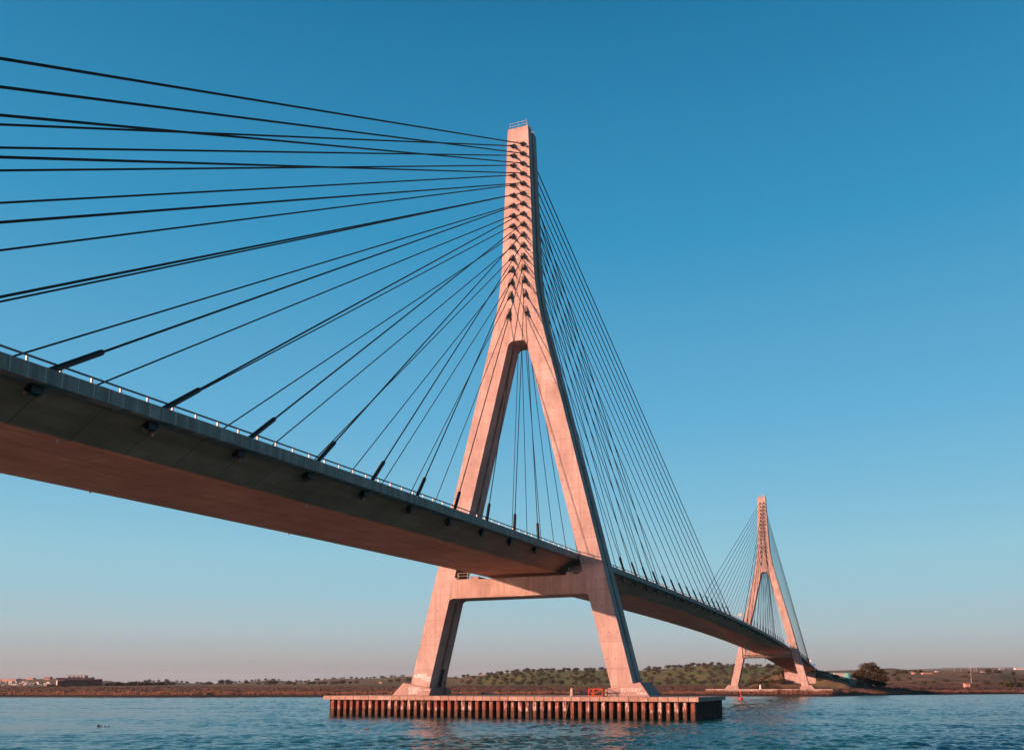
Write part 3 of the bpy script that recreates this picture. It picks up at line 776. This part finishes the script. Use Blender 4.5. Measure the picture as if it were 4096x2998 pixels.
for px in pxs:
    kn = knots(px); s = interp(SHORE, px)
    ws = [s-60, s-3, s, s+2, s+3.5, s+8, s+15, s+30, s+50, s+80]
    b_ = s+80
    ws += [b_+(640-b_)*t for t in (.25, .5, .75, 1)]+[660, 680, 700, 720, 740, 760, 780, 800, 815, 830, 845, 860, 875, 890, 900, 915, 935, 960, 1000, 1080, 1180, 1300, 1420, 1500, 1550, 1600, 1650, 1720, 1800, 2100, 2500, 3000, 3300, 3600, 4500, 6000, 7000, 7500, 8200, 9500]
    for w in ws:
        x, y = gxy(px, w); m.v.append((x, y, ground(px, w, kn)))
        right = min(1, max(0, (px-3150)/120))
        gr = min(1, max(0, (w-630)/40))*(1-right*.75)
        if px < 560: gr *= .35
        sc_b = min(1, max(0, (w-620)/40))*right*.9+(min(1, max(0, (w-610)/30))*.6 if px < 620 else 0)
        mud = 1.0 if w < s+9 else (max(0, 1-(w-s-9)/40) if w < s+49 else 0)
        if px < 1900 and w > 640: gr = .6; sc_b = .55
        cover.append((gr, min(1, sc_b), mud, 1))
NW = len(ws)
for i in range(len(pxs)-1):
    for j in range(NW-1):
        a = i*NW+j; m.f.append((a, a+NW, a+NW+1, a+1)); m.m.append(0)
me = m.mesh('ground'); me.materials.append(M['land'])
ca = me.color_attributes.new('cover', 'FLOAT_COLOR', 'POINT')
ca.data.foreach_set('color', [c for q in cover for c in q])
me.polygons.foreach_set('use_smooth', [True]*len(me.polygons))
o = link('ground', me); tag(o, kind='structure')

# embankment that carries the road beyond the abutment
def bank(X, y):
    top = 13.35
    side = max(0, abs(y)-9.2)
    h = top-side/1.85
    if X < 499:
        fr_ = top-(499-X)/2.6
        if abs(y) < 10.4: h = min(h, 3.3*max(0, (X-436)/61)+.3)
        elif y > 0: h = min(h, max(13.0-(499-X)*2.2, 5.2-(499-X)/9))
        else: h = min(h, fr_+min(1.2, (abs(y)-10.4)*.15))
    if X > 900: h -= (X-900)*.05
    nz = noise.fractal(Vector((X*.06, y*.06, 1.7)), 1.0, 2.0, 4)
    base = -1.2
    if side > 1.0 or X < 490: h += nz*1.0*min(1, side/4+(.5 if X < 490 else 0))
    return max(h, base+nz*.25)
m = MB(); cover = []
bx = [428+i*2.5 for i in range(60)]+[580+i*12 for i in range(50)]
by = [-75+i*2.5 for i in range(64)]
for X in bx:
    for y in by:
        h = bank(X, y); m.v.append((X, y, h-.4)); sd = max(0, abs(y)-9.2)
        gch = noise.noise(Vector((X*.05, y*.05, 9)))
        cover.append((max(0, min(.6, .25+gch)), .75, 0, 1))
nb2 = len(by)
for i in range(len(bx)-1):
    for j in range(nb2-1):
        a = i*nb2+j; m.f.append((a, a+nb2, a+nb2+1, a+1)); m.m.append(0)
me = m.mesh('embankment'); me.materials.append(M['land'])
ca = me.color_attributes.new('cover', 'FLOAT_COLOR', 'POINT'); ca.data.foreach_set('color', [c for q in cover for c in q])
me.polygons.foreach_set('use_smooth', [True]*len(me.polygons))
o = link('embankment', me); tag(o, kind='structure')

# ------------------------------------------------------------------ vegetation
def leaf_blob(m, c, rx, rz, n, size, rg, shell=.55):
    for _ in range(n):
        while True:
            p = Vector((rg.uniform(-1, 1), rg.uniform(-1, 1), rg.uniform(-1, 1)))
            if shell*.5 < p.length < 1: break
        q = c+Vector((p.x*rx, p.y*rx, p.z*rz))
        a = Vector((rg.gauss(0, 1), rg.gauss(0, 1), rg.gauss(0, 1))).normalized(); b = a.orthogonal().normalized(); t = a.cross(b)
        s1 = size*rg.uniform(.6, 1.3); s2 = size*rg.uniform(.35, .8)
        m.add([q-b*s1, q-t*s2, q+b*s1, q+t*s2], [(0, 1, 2, 3)])
def tree_meshes(seed, h, r, nl, leaf, mat, lobes=7, trunk=.32, name='tree'):
    rg = random.Random(seed); cm = MB()
    for i in range(lobes):
        a = rg.uniform(0, 6.28); q = rg.uniform(.15, .62)*r
        c = Vector((math.cos(a)*q, math.sin(a)*q, h*rg.uniform(.30, .66)))
        leaf_blob(cm, c, r*rg.uniform(.42, .62), h*rg.uniform(.20, .30), nl//lobes, leaf, rg)
    me = cm.mesh('crown'); me.materials.append(mat)
    tm = MB(); tm.tube([(0, 0, -.5), (.04*r, 0, h*.2), (.02*r, .05*r, h*.42)], [trunk*1.3, trunk, trunk*.7], 7)
    for i in range(4):
        a = i*1.57+rg.uniform(-.5, .5)
        tm.tube([(.02*r, .04*r, h*.36), (math.cos(a)*r*.3, math.sin(a)*r*.3, h*.52), (math.cos(a)*r*.55, math.sin(a)*r*.55, h*.68)], [trunk*.6, trunk*.4, trunk*.15], 5)
    te = tm.mesh('trunk'); te.materials.append(M['bark'])
    return me, te
OL = [tree_meshes(100+i, 3.7+.3*i, 3.3+.2*(i % 3), 480, .34, M['olive'], lobes=8) for i in range(5)]
def plant_tree(x, y, z, pair, sc, rz, label, cat, group, name):
    t = empty(name, (x, y, z), rz); t.scale = (sc, sc, sc*random.uniform(.9, 1.12)); tag(t, label, cat, group)
    link('crown', pair[0], t); link('trunk', pair[1], t)
    return t
rg = random.Random(5)
cnt = 0
w = 672.0
while w < 905:
    row = (w-672)/(905-672)
    px = 1840+rg.uniform(0, 40)
    while px < 3150:
        if (px < 2000 and rg.random() < .55) or rg.random() < .16: px += 38; continue
        pw = w+rg.uniform(-9, 9); pp = px+rg.uniform(-15, 15)
        x, y = gxy(pp, pw); z = ground(pp, pw)
        if bank(x, y) < 0 or x > 700 or True:
            plant_tree(x, y, z-.1, OL[rg.randrange(5)], rg.uniform(.66, 1.12), rg.uniform(0, 6.28),
                'round olive tree dotted over the green hill behind the bridge', 'tree', 'olive trees on the green hill', 'olive_tree'); cnt += 1
        px += 44*rg.uniform(.75, 1.3)
    w += 23
for i in range(34):            # on the skyline of that hill
    px = 1830+i*39+rg.uniform(-12, 12); w = 897+rg.uniform(-6, 6); x, y = gxy(px, w)
    plant_tree(x, y, ground(px, w)-.1, OL[rg.randrange(5)], rg.uniform(.6, 1.0), rg.uniform(0, 6.28),
        'small dark tree standing against the sky on the crest of the green hill', 'tree', 'trees on the green crest', 'olive_tree')
for i in range(58):            # left hills
    px = 600+i*20+rg.uniform(-9, 9); w = 1590+rg.uniform(-20, 10)
    if px > 1640: break
    if 1120 < px < 1260 and rg.random() < .4: continue
    x, y = gxy(px, w)
    plant_tree(x, y, ground(px, w)-.2, OL[rg.randrange(5)], rg.uniform(.75, 1.35), rg.uniform(0, 6.28),
        'tiny tree on the skyline of the low hills left of the bridge', 'tree', 'trees on the left skyline', 'skyline_tree')
for i in range(40):
    px = rg.uniform(640, 1640); w = rg.uniform(820, 905); x, y = gxy(px, w)
    plant_tree(x, y, ground(px, w)-.1, OL[rg.randrange(5)], rg.uniform(.7, 1.2), rg.uniform(0, 6.28),
        'rounded tree scattered on the low slope behind the left marsh', 'tree', 'trees behind the left marsh', 'olive_tree')
# the big tree on the right
def big_tree():
    rgb = random.Random(77); cm = MB()
    lob = [(-5.5, 10.2, 3.6, 2.6), (-2.4, 13.2, 4.2, 3.0), (.8, 13.6, 3.8, 2.7), (3.6, 11.6, 3.4, 2.3), (6.8, 9.8, 3.6, 2.6), (8.4, 6.4, 3.0, 2.2), (4.8, 6.6, 3.6, 2.6), (0, 8.6, 4.2, 3.0),
           (-4.8, 6.2, 3.6, 2.4), (-7.8, 8.0, 2.8, 1.9), (-1.4, 4.6, 3.0, 2.0), (3.0, 4.0, 3.0, 1.9), (-6.0, 3.6, 2.6, 1.6), (6.6, 3.2, 2.4, 1.7)]
    for y, z, r, rz_ in lob:
        for dx in (-2.4, .2, 2.6):
            leaf_blob(cm, Vector((dx+rgb.uniform(-.8, .8), -y+rgb.uniform(-.6, .6), z+rgb.uniform(-.5, .5))), r*.72, rz_*.78, 250, .33, rgb, .7)
    me = cm.mesh('crown'); me.materials.append(M['bigleaf'])
    tm = MB()
    tm.tube([(0, 0, -1), (.1, .1, 3), (.3, -.2, 7.5), (.2, .4, 11)], [.75, .6, .42, .2], 9)
    for (a, b_, c_) in (((0, .1, 2.6), (0, 3, 5.5), (.5, 5.5, 9)), ((0, 0, 2.8), (.5, -3.5, 5.2), (.3, -6.5, 8.5)), ((0, 0, 4.5), (1.5, -1.4, 8), (2, -2.5, 11)), ((0, -.3, 1.5), (-.5, -4.5, 2.6), (-.3, -6.5, 3.5))):
        tm.tube([a, b_, c_], [.42, .28, .12], 6)
    te = tm.mesh('trunk'); te.materials.append(M['bark'])
    return me, te
bt = big_tree(); q = at(3483, 2743, 560)
t = empty('spreading_tree', (q.x, q.y, -.9)); tag(t, 'large dark spreading tree standing alone by the right bank', 'tree')
t.rotation_euler = (0, 0, YAW); t.scale = (1.08, 1.08, 1.12); link('crown', bt[0], t); link('trunk', bt[1], t)
# shrubs
def shrub_mesh(seed, mat, n=300):
    rgs = random.Random(seed); m = MB()
    for i in range(5):
        leaf_blob(m, Vector((rgs.uniform(-.9, .9), rgs.uniform(-.9, .9), rgs.uniform(.5, 1.0))), rgs.uniform(.7, 1.1), rgs.uniform(.5, .8), n//5, .2, rgs, .8)
    me = m.mesh('shrub'); me.materials.append(mat); return me
SH = [shrub_mesh(i, M['shrub']) for i in range(4)]; RU = [shrub_mesh(20+i, M['russet']) for i in range(2)]
def shrub(x, y, z, sc, label, group, mesh, name='shrub'):
    o = link(name, mesh, None, (x, y, z), rg.uniform(0, 6.28), (sc*rg.uniform(.9, 1.25), sc*rg.uniform(.9, 1.25), sc*rg.uniform(.8, 1.15)))
    tag(o, label, 'shrub', group); return o
for i in range(190):
    X = rg.uniform(478, 560); y = rg.uniform(10.6, 42)
    h = bank(X, y)
    if h < -.7: continue
    ru = rg.random() < .12
    shrub(X, y, h-.7, rg.uniform(.7, 1.9), 'rusty orange shrub on the embankment slope left of the abutment' if ru else 'scrubby shrub covering the embankment slope left of the abutment', 'shrubs on the embankment', RU[rg.randrange(2)] if ru else SH[rg.randrange(4)])
for i in range(70):
    X = rg.uniform(430, 620); y = rg.uniform(-48, -10.5); h = bank(X, y)
    if h < -.7: continue
    shrub(X, y, h-.7, rg.uniform(.5, 1.3), 'low shrub on the shaded bank right of the distant pylon', 'shrubs right of the distant pylon', SH[rg.randrange(4)])
for px, w, sc in ((3080, 470, 2.4), (3045, 478, 2.0), (3030, 470, 1.8), (3110, 462, 1.6)):
    x, y = gxy(px, w); shrub(x, y, max(bank(x, y), ground(px, w))-.8, sc, 'rounded bush on the bank behind the legs of the distant pylon', 'bushes behind the distant pylon', RU[0] if px == 3030 else SH[1], 'bush')
for i in range(46):
    px = rg.uniform(3560, 4250); w = rg.uniform(640, 860); x, y = gxy(px, w)
    shrub(x, y, ground(px, w)-.5, rg.uniform(.8, 2.0), 'low shrub dotted over the brown slope at the right', 'shrubs on the brown slope', SH[rg.randrange(4)])
for px, w, sc in ((4040, 640, 3.6), (4075, 640, 3.2), (4105, 650, 3.8), (4015, 650, 2.6), (4130, 640, 3)):
    x, y = gxy(px, w); shrub(x, y, ground(px, w)-.6, sc, 'large green bush at the right edge above the reeds', 'bushes at the right edge', SH[rg.randrange(4)], 'bush')
for px, w, sc in ((3612, 890, 3.3), (3600, 893, 2.6), (3665, 885, 2.4), (3680, 880, 2.6), (3960, 895, 3.2), (3980, 893, 2.6), (4010, 893, 2.4), (4050, 890, 3.0), (3550, 893, 1.7)):
    x, y = gxy(px, w); shrub(x, y, ground(px, w)-.8, sc, 'dark bush on the crest of the brown slope at the right', 'bushes on the brown crest', SH[rg.randrange(4)], 'bush')
for i in range(75):             # thicket before the maroon building and right of it
    px = rg.uniform(190, 640); w = rg.uniform(690, 770); x, y = gxy(px, w)
    tall = 1.0 if px < 420 else 2.0
    shrub(x, y, ground(px, w)-.5, rg.uniform(.9, 1.5)*tall, 'dark bush in the thicket around the maroon building' , 'bushes round the maroon building', SH[rg.randrange(4)], 'bush')

# reeds along the bank: one mass of blades, and the marsh behind
def blades(name, rows, mat, hmin, hmax, wmin, wmax, label, step):
    m = MB(); rr = random.Random(3)
    for off0, off1, px0, px1, dens in rows:
        px = px0
        while px < px1:
            s = interp(SHORE, px); w = s+rr.uniform(off0, off1)
            clump = noise.noise(Vector((px*.02, w*.05, .5)))
            if clump > -.42+rr.uniform(-.1, .1):
                x, y = gxy(px, w); z = ground(px, w)-.15
                hh = rr.uniform(hmin, hmax)*(1+.6*noise.noise(Vector((px*.045, w*.12, 7.5))))*(1.4 if name == 'reed_bed' and 2840 < px < 3340 else 1); ww = rr.uniform(wmin, wmax)
                a = rr.uniform(-.9, .9); a *= .4; dx, dy = math.cos(a+1.96)*ww, math.sin(a+1.96)*ww
                lx, ly = rr.uniform(-.3, .3), rr.uniform(-.3, .3)
                m.add([(x-dx, y-dy, z), (x+dx, y+dy, z), (x+dx*.6+lx, y+dy*.6+ly, z+hh*.85), (x+lx, y+ly, z+hh), (x-dx*.7+lx, y-dy*.7+ly, z+hh*.8)], [(0, 1, 2, 3, 4)])
            px += step*rr.uniform(.5, 1.5)/dens
    o = m.build(name, mat, None, fix=False); tag(o, label, name.replace('_', ' '), kind='stuff')
blades('reed_bed', [(8.5, 12, -300, 4600, 2.2), (11, 15, -300, 4600, 2.2), (14, 20, -300, 4600, 2.0)], M['reed'], .8, 1.5, .07, .2, 'rust brown reeds lining the far bank above the water', .8)
blades('marsh_scrub', [(25, 120, -300, 4600, 2.2), (70, 190, -300, 4600, 2.6), (120, 250, -300, 4600, 1.6)], M['tuft'], .25, .75, .3, .9, 'low brown scrub covering the marsh behind the reeds', 1.1)

# ------------------------------------------------------------------ buildings
def bldg(name, px, pb, w, wd, dp_, h, mat, label, cat, group=None, roof=None, rmat=None, win=0, rz=None):
    q = at(px, pb, w); root = empty(name, (q.x, q.y, q.z-.3), YAW if rz is None else rz); tag(root, label, cat, group)
    m = MB(); m.box((0, -wd/2, 0), (dp_, wd/2, h+.3)); m.build('walls', mat, root)
    if roof == 'gable':
        m = MB(); m.loft([[(x, -wd/2-.4, h+.3), (x, 0, h+.3+wd*.22), (x, wd/2+.4, h+.3)] for x in (-.4, dp_+.4)]); m.build('roof', rmat or M['roof'], root)
    elif roof == 'flat':
        m = MB(); m.box((-.2, -wd/2-.2, h+.3), (dp_+.2, wd/2+.2, h+.65)); m.build('roof', rmat or mat, root)
    for i in range(win):
        y = -wd/2+wd*(i+.5)/win
        m = MB(); m.box((-.06, y-wd*.16/win*2, h*.42), (-.004, y+wd*.16/win*2, h*.78)); m.build('window', M['dark_glass'], root)
    return root
# maroon building with a glazed gable
q = at(246, 2738, 780); root = empty('maroon_building', (q.x, q.y, q.z-.5), YAW+.55); root.scale = (1.8, 1.15, 1.05); tag(root, 'long maroon building with a white glazed gable end on the left bank', 'building')
m = MB(); m.box((.25, -24, 0), (7.0, -2.6, 4.6)); m.box((.25, -2.55, 0), (7, 2.7, 4.0)); m.build('walls', M['maroon'], root)
m = MB(); m.loft([[(-.9, -22.5, 4.62), (3.6, -22.5, 6.6), (8.1, -22.5, 4.62)], [(-.9, 3.6, 4.62), (3.6, 3.6, 6.6), (8.1, 3.6, 4.62)]]); m.build('roof', M['maroonroof'], root)
m = MB(); m.box((.9, 2.72, .2), (6.4, 2.82, 4.2)); wf = m.build('glazed_gable', M['white'], root)
m = MB()
for i in range(4): m.box((1.0+i*1.35, 2.83, .3), (2.15+i*1.35, 2.86, 3.9))
m.build('panes', M['town'], wf)
for y0, y1 in ((-9.5, -3.2), (-15.2, -12.4)):
    m = MB(); m.box((.18, y0, 1.0), (.245, y1, 3.0)); m.build('window', M['dark_glass'], root)
m = MB(); m.tube([(3.5, -25.5, 0), (3.5, -25.5, 5.6)], 3.4, 24); m.build('round_tower', M['maroon'], root)
m = MB(); m.box((2, -18.5, 5.4), (5, -15.5, 7.2)); m.box((2, -23, 5.4), (5, -20.5, 7.2)); m.build('skylight', M['salmon'], root)
bldg('long_pale_building', 304, 2716, 1350, 26, 10, 6.0, M['grey'], 'large grey flat roofed block on the rise behind the maroon building', 'building', roof='flat', rmat=M['maroonroof'], win=4)
bldg('fortress_wall', 30, 2724, 1400, 26, 8, 3.6, M['salmon'], 'long salmon fortification wall on the hill at the far left', 'wall', roof='flat', rmat=M['salmon'])
bldg('fortress_wall', 62, 2719, 1420, 8, 8, 2.6, M['salmon'], 'short salmon bastion beside the grey roofed block on the left hill', 'wall', roof='flat', rmat=M['salmon'])
bldg('fortress_wall', 118, 2716, 1450, 12, 8, 2.4, M['salmon'], 'low salmon rampart on the crest of the left hill', 'wall', roof='flat', rmat=M['salmon'])
bldg('pink_house', 188, 2716, 1400, 9, 8, 4.2, M['salmon'], 'salmon house on the hill left of the maroon building', 'house', roof='flat', rmat=M['roof'], win=2)
rgh = random.Random(21)
for i in range(62):
    px = rgh.uniform(-60, 200); u = rgh.random(); py = 2747-u*20 if px < 110 else 2746-u*15
    w = 950+u*340
    bldg('town_house', px, py, w, rgh.uniform(2.2, 5.0), 4, rgh.uniform(1.4, 2.6), M['town'], 'small whitewashed house in the town on the far left hill', 'house', 'whitewashed houses of the left town', roof='flat', rmat=M['town'] if rgh.random() < .7 else M['roof'], win=1 if rgh.random() < .3 else 0, rz=YAW+rgh.uniform(-.3, .3))
bldg('farmhouse', 1529, 2742, 800, 6.5, 5, 1.6, M['salmon'], 'pale pink farmhouse with a raised end on the marsh left of the near pylon', 'house', roof='flat', rmat=M['salmon'], win=2)
bldg('farmhouse', 1521, 2740, 798, 2.8, 4, 3.2, M['salmon'], 'small square pink hut joined to the end of the farmhouse', 'house', roof='flat', rmat=M['salmon'])
for px, py, wd, h, lab in ((1180, 2727, 7, 2.2, 'white house with two blocks on the crest of the left hills'), (1190, 2727, 9, 1.4, 'low white house beside the taller one on the left hills'), (1229, 2722, 8, 2.0, 'white house farther right on the crest of the left hills'),
                      (1640, 2702, 11, 1.4, 'long low white building on the ridge just left of the near pylon')):
    bldg('hill_house', px, py, 1595, wd, 6, h, M['town'], lab, 'house', 'houses on the left hills', roof='flat', rmat=M['town'], win=2)
bldg('ruined_house', 1925, 2703, 880, 3.2, 3, 1.6, M['pale'], 'tiny pale house high on the green hill left of the right leg', 'house', roof='flat', rmat=M['pale'])
bldg('teal_warehouse', 3372, 2712, 690, 12.5, 10, 4.2, M['town'], 'white warehouse with turquoise ends showing over the embankment', 'warehouse', roof='flat', rmat=M['teal'], win=0)
bldg('teal_annex', 3397, 2712, 684, 1.6, 6, 4.0, M['teal'], 'narrow turquoise block at the right end of the white warehouse', 'warehouse', roof='flat', rmat=M['teal'])
bldg('brick_hut', 3872, 2745, 640, 3.4, 3, 2.0, M['salmon'], 'square salmon hut beside the tall pole on the right bank', 'hut', roof='flat', rmat=M['salmon'])
bldg('ruined_house', 3657, 2696, 860, 2.6, 3, 1.8, M['salmon'], 'small salmon house on the brown slope left of the long ruined wall', 'house', roof='flat', rmat=M['salmon'])
bldg('ruined_house', 3712, 2695, 850, 9.5, 4, 1.2, M['salmon'], 'long low salmon ruin on the brown slope', 'house', roof='flat', rmat=M['salmon'], win=3)
bldg('ruined_house', 3933, 2688, 890, 2.8, 3, .9, M['town'], 'tiny white roofed house on the crest of the brown slope', 'house', roof='flat', rmat=M['roof'])
for px, wd, h, lab in ((4080, 15, 2.6, 'long white shed on the ridge at the right edge'), (4010, 7, 1.6, 'grey shed on the ridge left of the long white shed'), (3750, 4, 1.2, 'white hut on the far ridge behind the long ruin')):
    bldg('ridge_shed', px, 2676 if px > 3900 else 2686, 1550, wd, 6, h, M['town'] if px != 4010 else M['grey'], lab, 'shed', 'sheds on the right ridge', roof='flat', rmat=M['town'])
# poles and masts
def pole(name, px, pb, w, h, r, label, cat, arm=True, mat='galv'):
    q = at(px, pb, w); root = empty(name, (q.x, q.y, q.z), YAW); tag(root, label, cat)
    m = MB(); m.tube([(0, 0, -.5), (0, 0, h)], [r, r*.6], 6); m.build('shaft', M[mat], root)
    if arm:
        m = MB(); m.box((-.06, -.8, h-.7), (.06, .8, h-.5)); m.build('crossarm', M[mat], root)
pole('utility_pole', 3886, 2728, 640, 7.2, .13, 'near pale utility pole beside the salmon hut', 'utility pole')
pole('utility_pole', 3884, 2684, 800, 9.2, .15, 'tall pale pole on the slope behind the salmon hut', 'utility pole')
pole('utility_pole', 4004, 2722, 760, 8.6, .12, 'dark utility pole right of the salmon hut', 'utility pole', mat='bark')
for px, top, w, lab in ((3818, 2665, 1500, 'pale mast left of the tall pole'), (3877, 2664, 1500, 'pale mast just left of the cluster of masts'), (3906, 2656, 1450, 'tallest pale mast of the cluster on the ridge'), (3897, 2668, 1500, 'short pale mast in the cluster on the ridge'), (3845, 2672, 1550, 'tiny mast on the ridge left of the cluster')):
    pole('ridge_mast', px, 2685, w, (2685-top)*w/FPX, .16, lab, 'mast', False, 'white')

# ------------------------------------------------------------------ on the water, in the air
bu = empty('channel_buoy', (183.6, -6.45, -3.08)); tag(bu, 'round red channel buoy floating to the right of the platform', 'buoy')
m = MB(); m.tube([(0, 0, -.6), (0, 0, 0), (0, 0, .35), (0, 0, .62), (0, 0, .82), (0, 0, .9)], [.62, .70, .66, .5, .26, .1], 18); m.build('float', M['red'], bu, True)
m = MB(); m.tube([(0, 0, .85), (0, 0, 2.7)], .06, 6); m.build('mast', M['red'], bu)
m = MB(); m.box((-.18, -.18, 1.3), (.18, .18, 1.75)); m.build('lantern', M['red'], bu)
m = MB(); m.tube([(0, 0, 2.4), (0, 0, 2.45), (0, 0, 2.95), (0, 0, 3.0)], [.05, .24, .24, .05], 10); m.build('topmark', M['red'], bu)
q = at(1465, 2913, 94); q.z = -3.08
m = MB(); m.add([(0, .30, 0), (0, -.28, 0), (.2, -.28, 0), (0, -.28, .20), (.14, -.26, .18), (.1, .28, .04)], [(0, 1, 3, 5), (1, 2, 4, 3), (2, 0, 5, 4), (3, 4, 5), (0, 2, 1)])
o = m.build('fishing_float', M['dark_red'], None); o.location = q; o.rotation_euler = (0, 0, YAW); tag(o, 'small dark red float on the water in front of the platform', 'float')
for px, lab, n in ((398, 'left clump of dark twigs floating on the left water', 7), (433, 'right row of dark twigs floating on the left water', 5)):
    q = at(px, 2901, 101); q.z = -3.08; m = MB(); rr = random.Random(px)
    for i in range(n):
        y = rr.uniform(-.28, .28)*(1 if px < 420 else 1.2); m.tube([(rr.uniform(-.2, .2), y, -.05), (rr.uniform(-.2, .2), y+rr.uniform(-.1, .1), rr.uniform(.06, .16) if px > 420 else rr.uniform(.1, .3))], .035, 5)
    o = m.build('floating_twigs', M['black'], None); o.location = q; o.rotation_euler = (0, 0, YAW); tag(o, lab, 'driftwood')
# gull: wings, body
def gull(px, py, w, label, bank_):
    q = at(px, py, w); root = empty('gull', q, YAW); tag(root, label, 'bird')
    m = MB(); m.tube([(0, .28, 0), (0, .18, .02), (0, 0, .0), (0, -.2, .03), (0, -.34, .04)], [.02, .07, .09, .06, .02], 8); m.build('body', M['white'], root, True)
    for s in (-1, 1):
        m = MB(); m.add([(0, .08, .03), (0, -.08, .03), (s*.32, -.06, .03+bank_*.30), (s*.34, .1, .03+bank_*.30), (s*.75, -.02, .03+bank_*.42), (s*.72, .04, .03+bank_*.42),
                         (0, 0, .06), (s*.33, .02, .05+bank_*.30)], [(0, 1, 2, 3), (3, 2, 4, 5), (0, 6, 7, 3), (1, 6, 7, 2), (7, 3, 5), (7, 2, 4)])
        m.build('wing', M['white'], root)
gull(1297, 2676, 200, 'white gull flying low in the sky left of the near pylon', 1.0)
m = MB(); m.tube([(0, 0, 0), (0, 0, .25), (0, 0, .6), (0, 0, .75)], [.3, .42, .4, .15], 10); q = at(1394, 2773, 395); o = m.build('egret', M['white'], None, True); o.location = q
tag(o, 'tiny white bird standing in the reeds left of the platform', 'bird')

# ------------------------------------------------------------------ the air
k_ = bpy.data.materials.new('haze'); k_.use_nodes = True; t_ = k_.node_tree; t_.nodes.clear()
vo = t_.nodes.new('ShaderNodeVolumePrincipled'); oo = t_.nodes.new('ShaderNodeOutputMaterial')
vo.inputs['Color'].default_value = (.56, .76, .86, 1); vo.inputs['Density'].default_value = .000042; vo.inputs['Anisotropy'].default_value = .1
t_.links.new(vo.outputs[0], oo.inputs['Volume'])
zs_ = [v.co.z for v in bpy.data.objects['ground'].data.vertices]
m = MB(); m.box((-1000, -9500, min(min(zs_), -6)-1.5), (11000, 9500, max(max(zs_), 98)+8)); o = m.build('haze', k_, None); tag(o, 'pale evening haze over the river and hills', 'haze', kind='stuff')
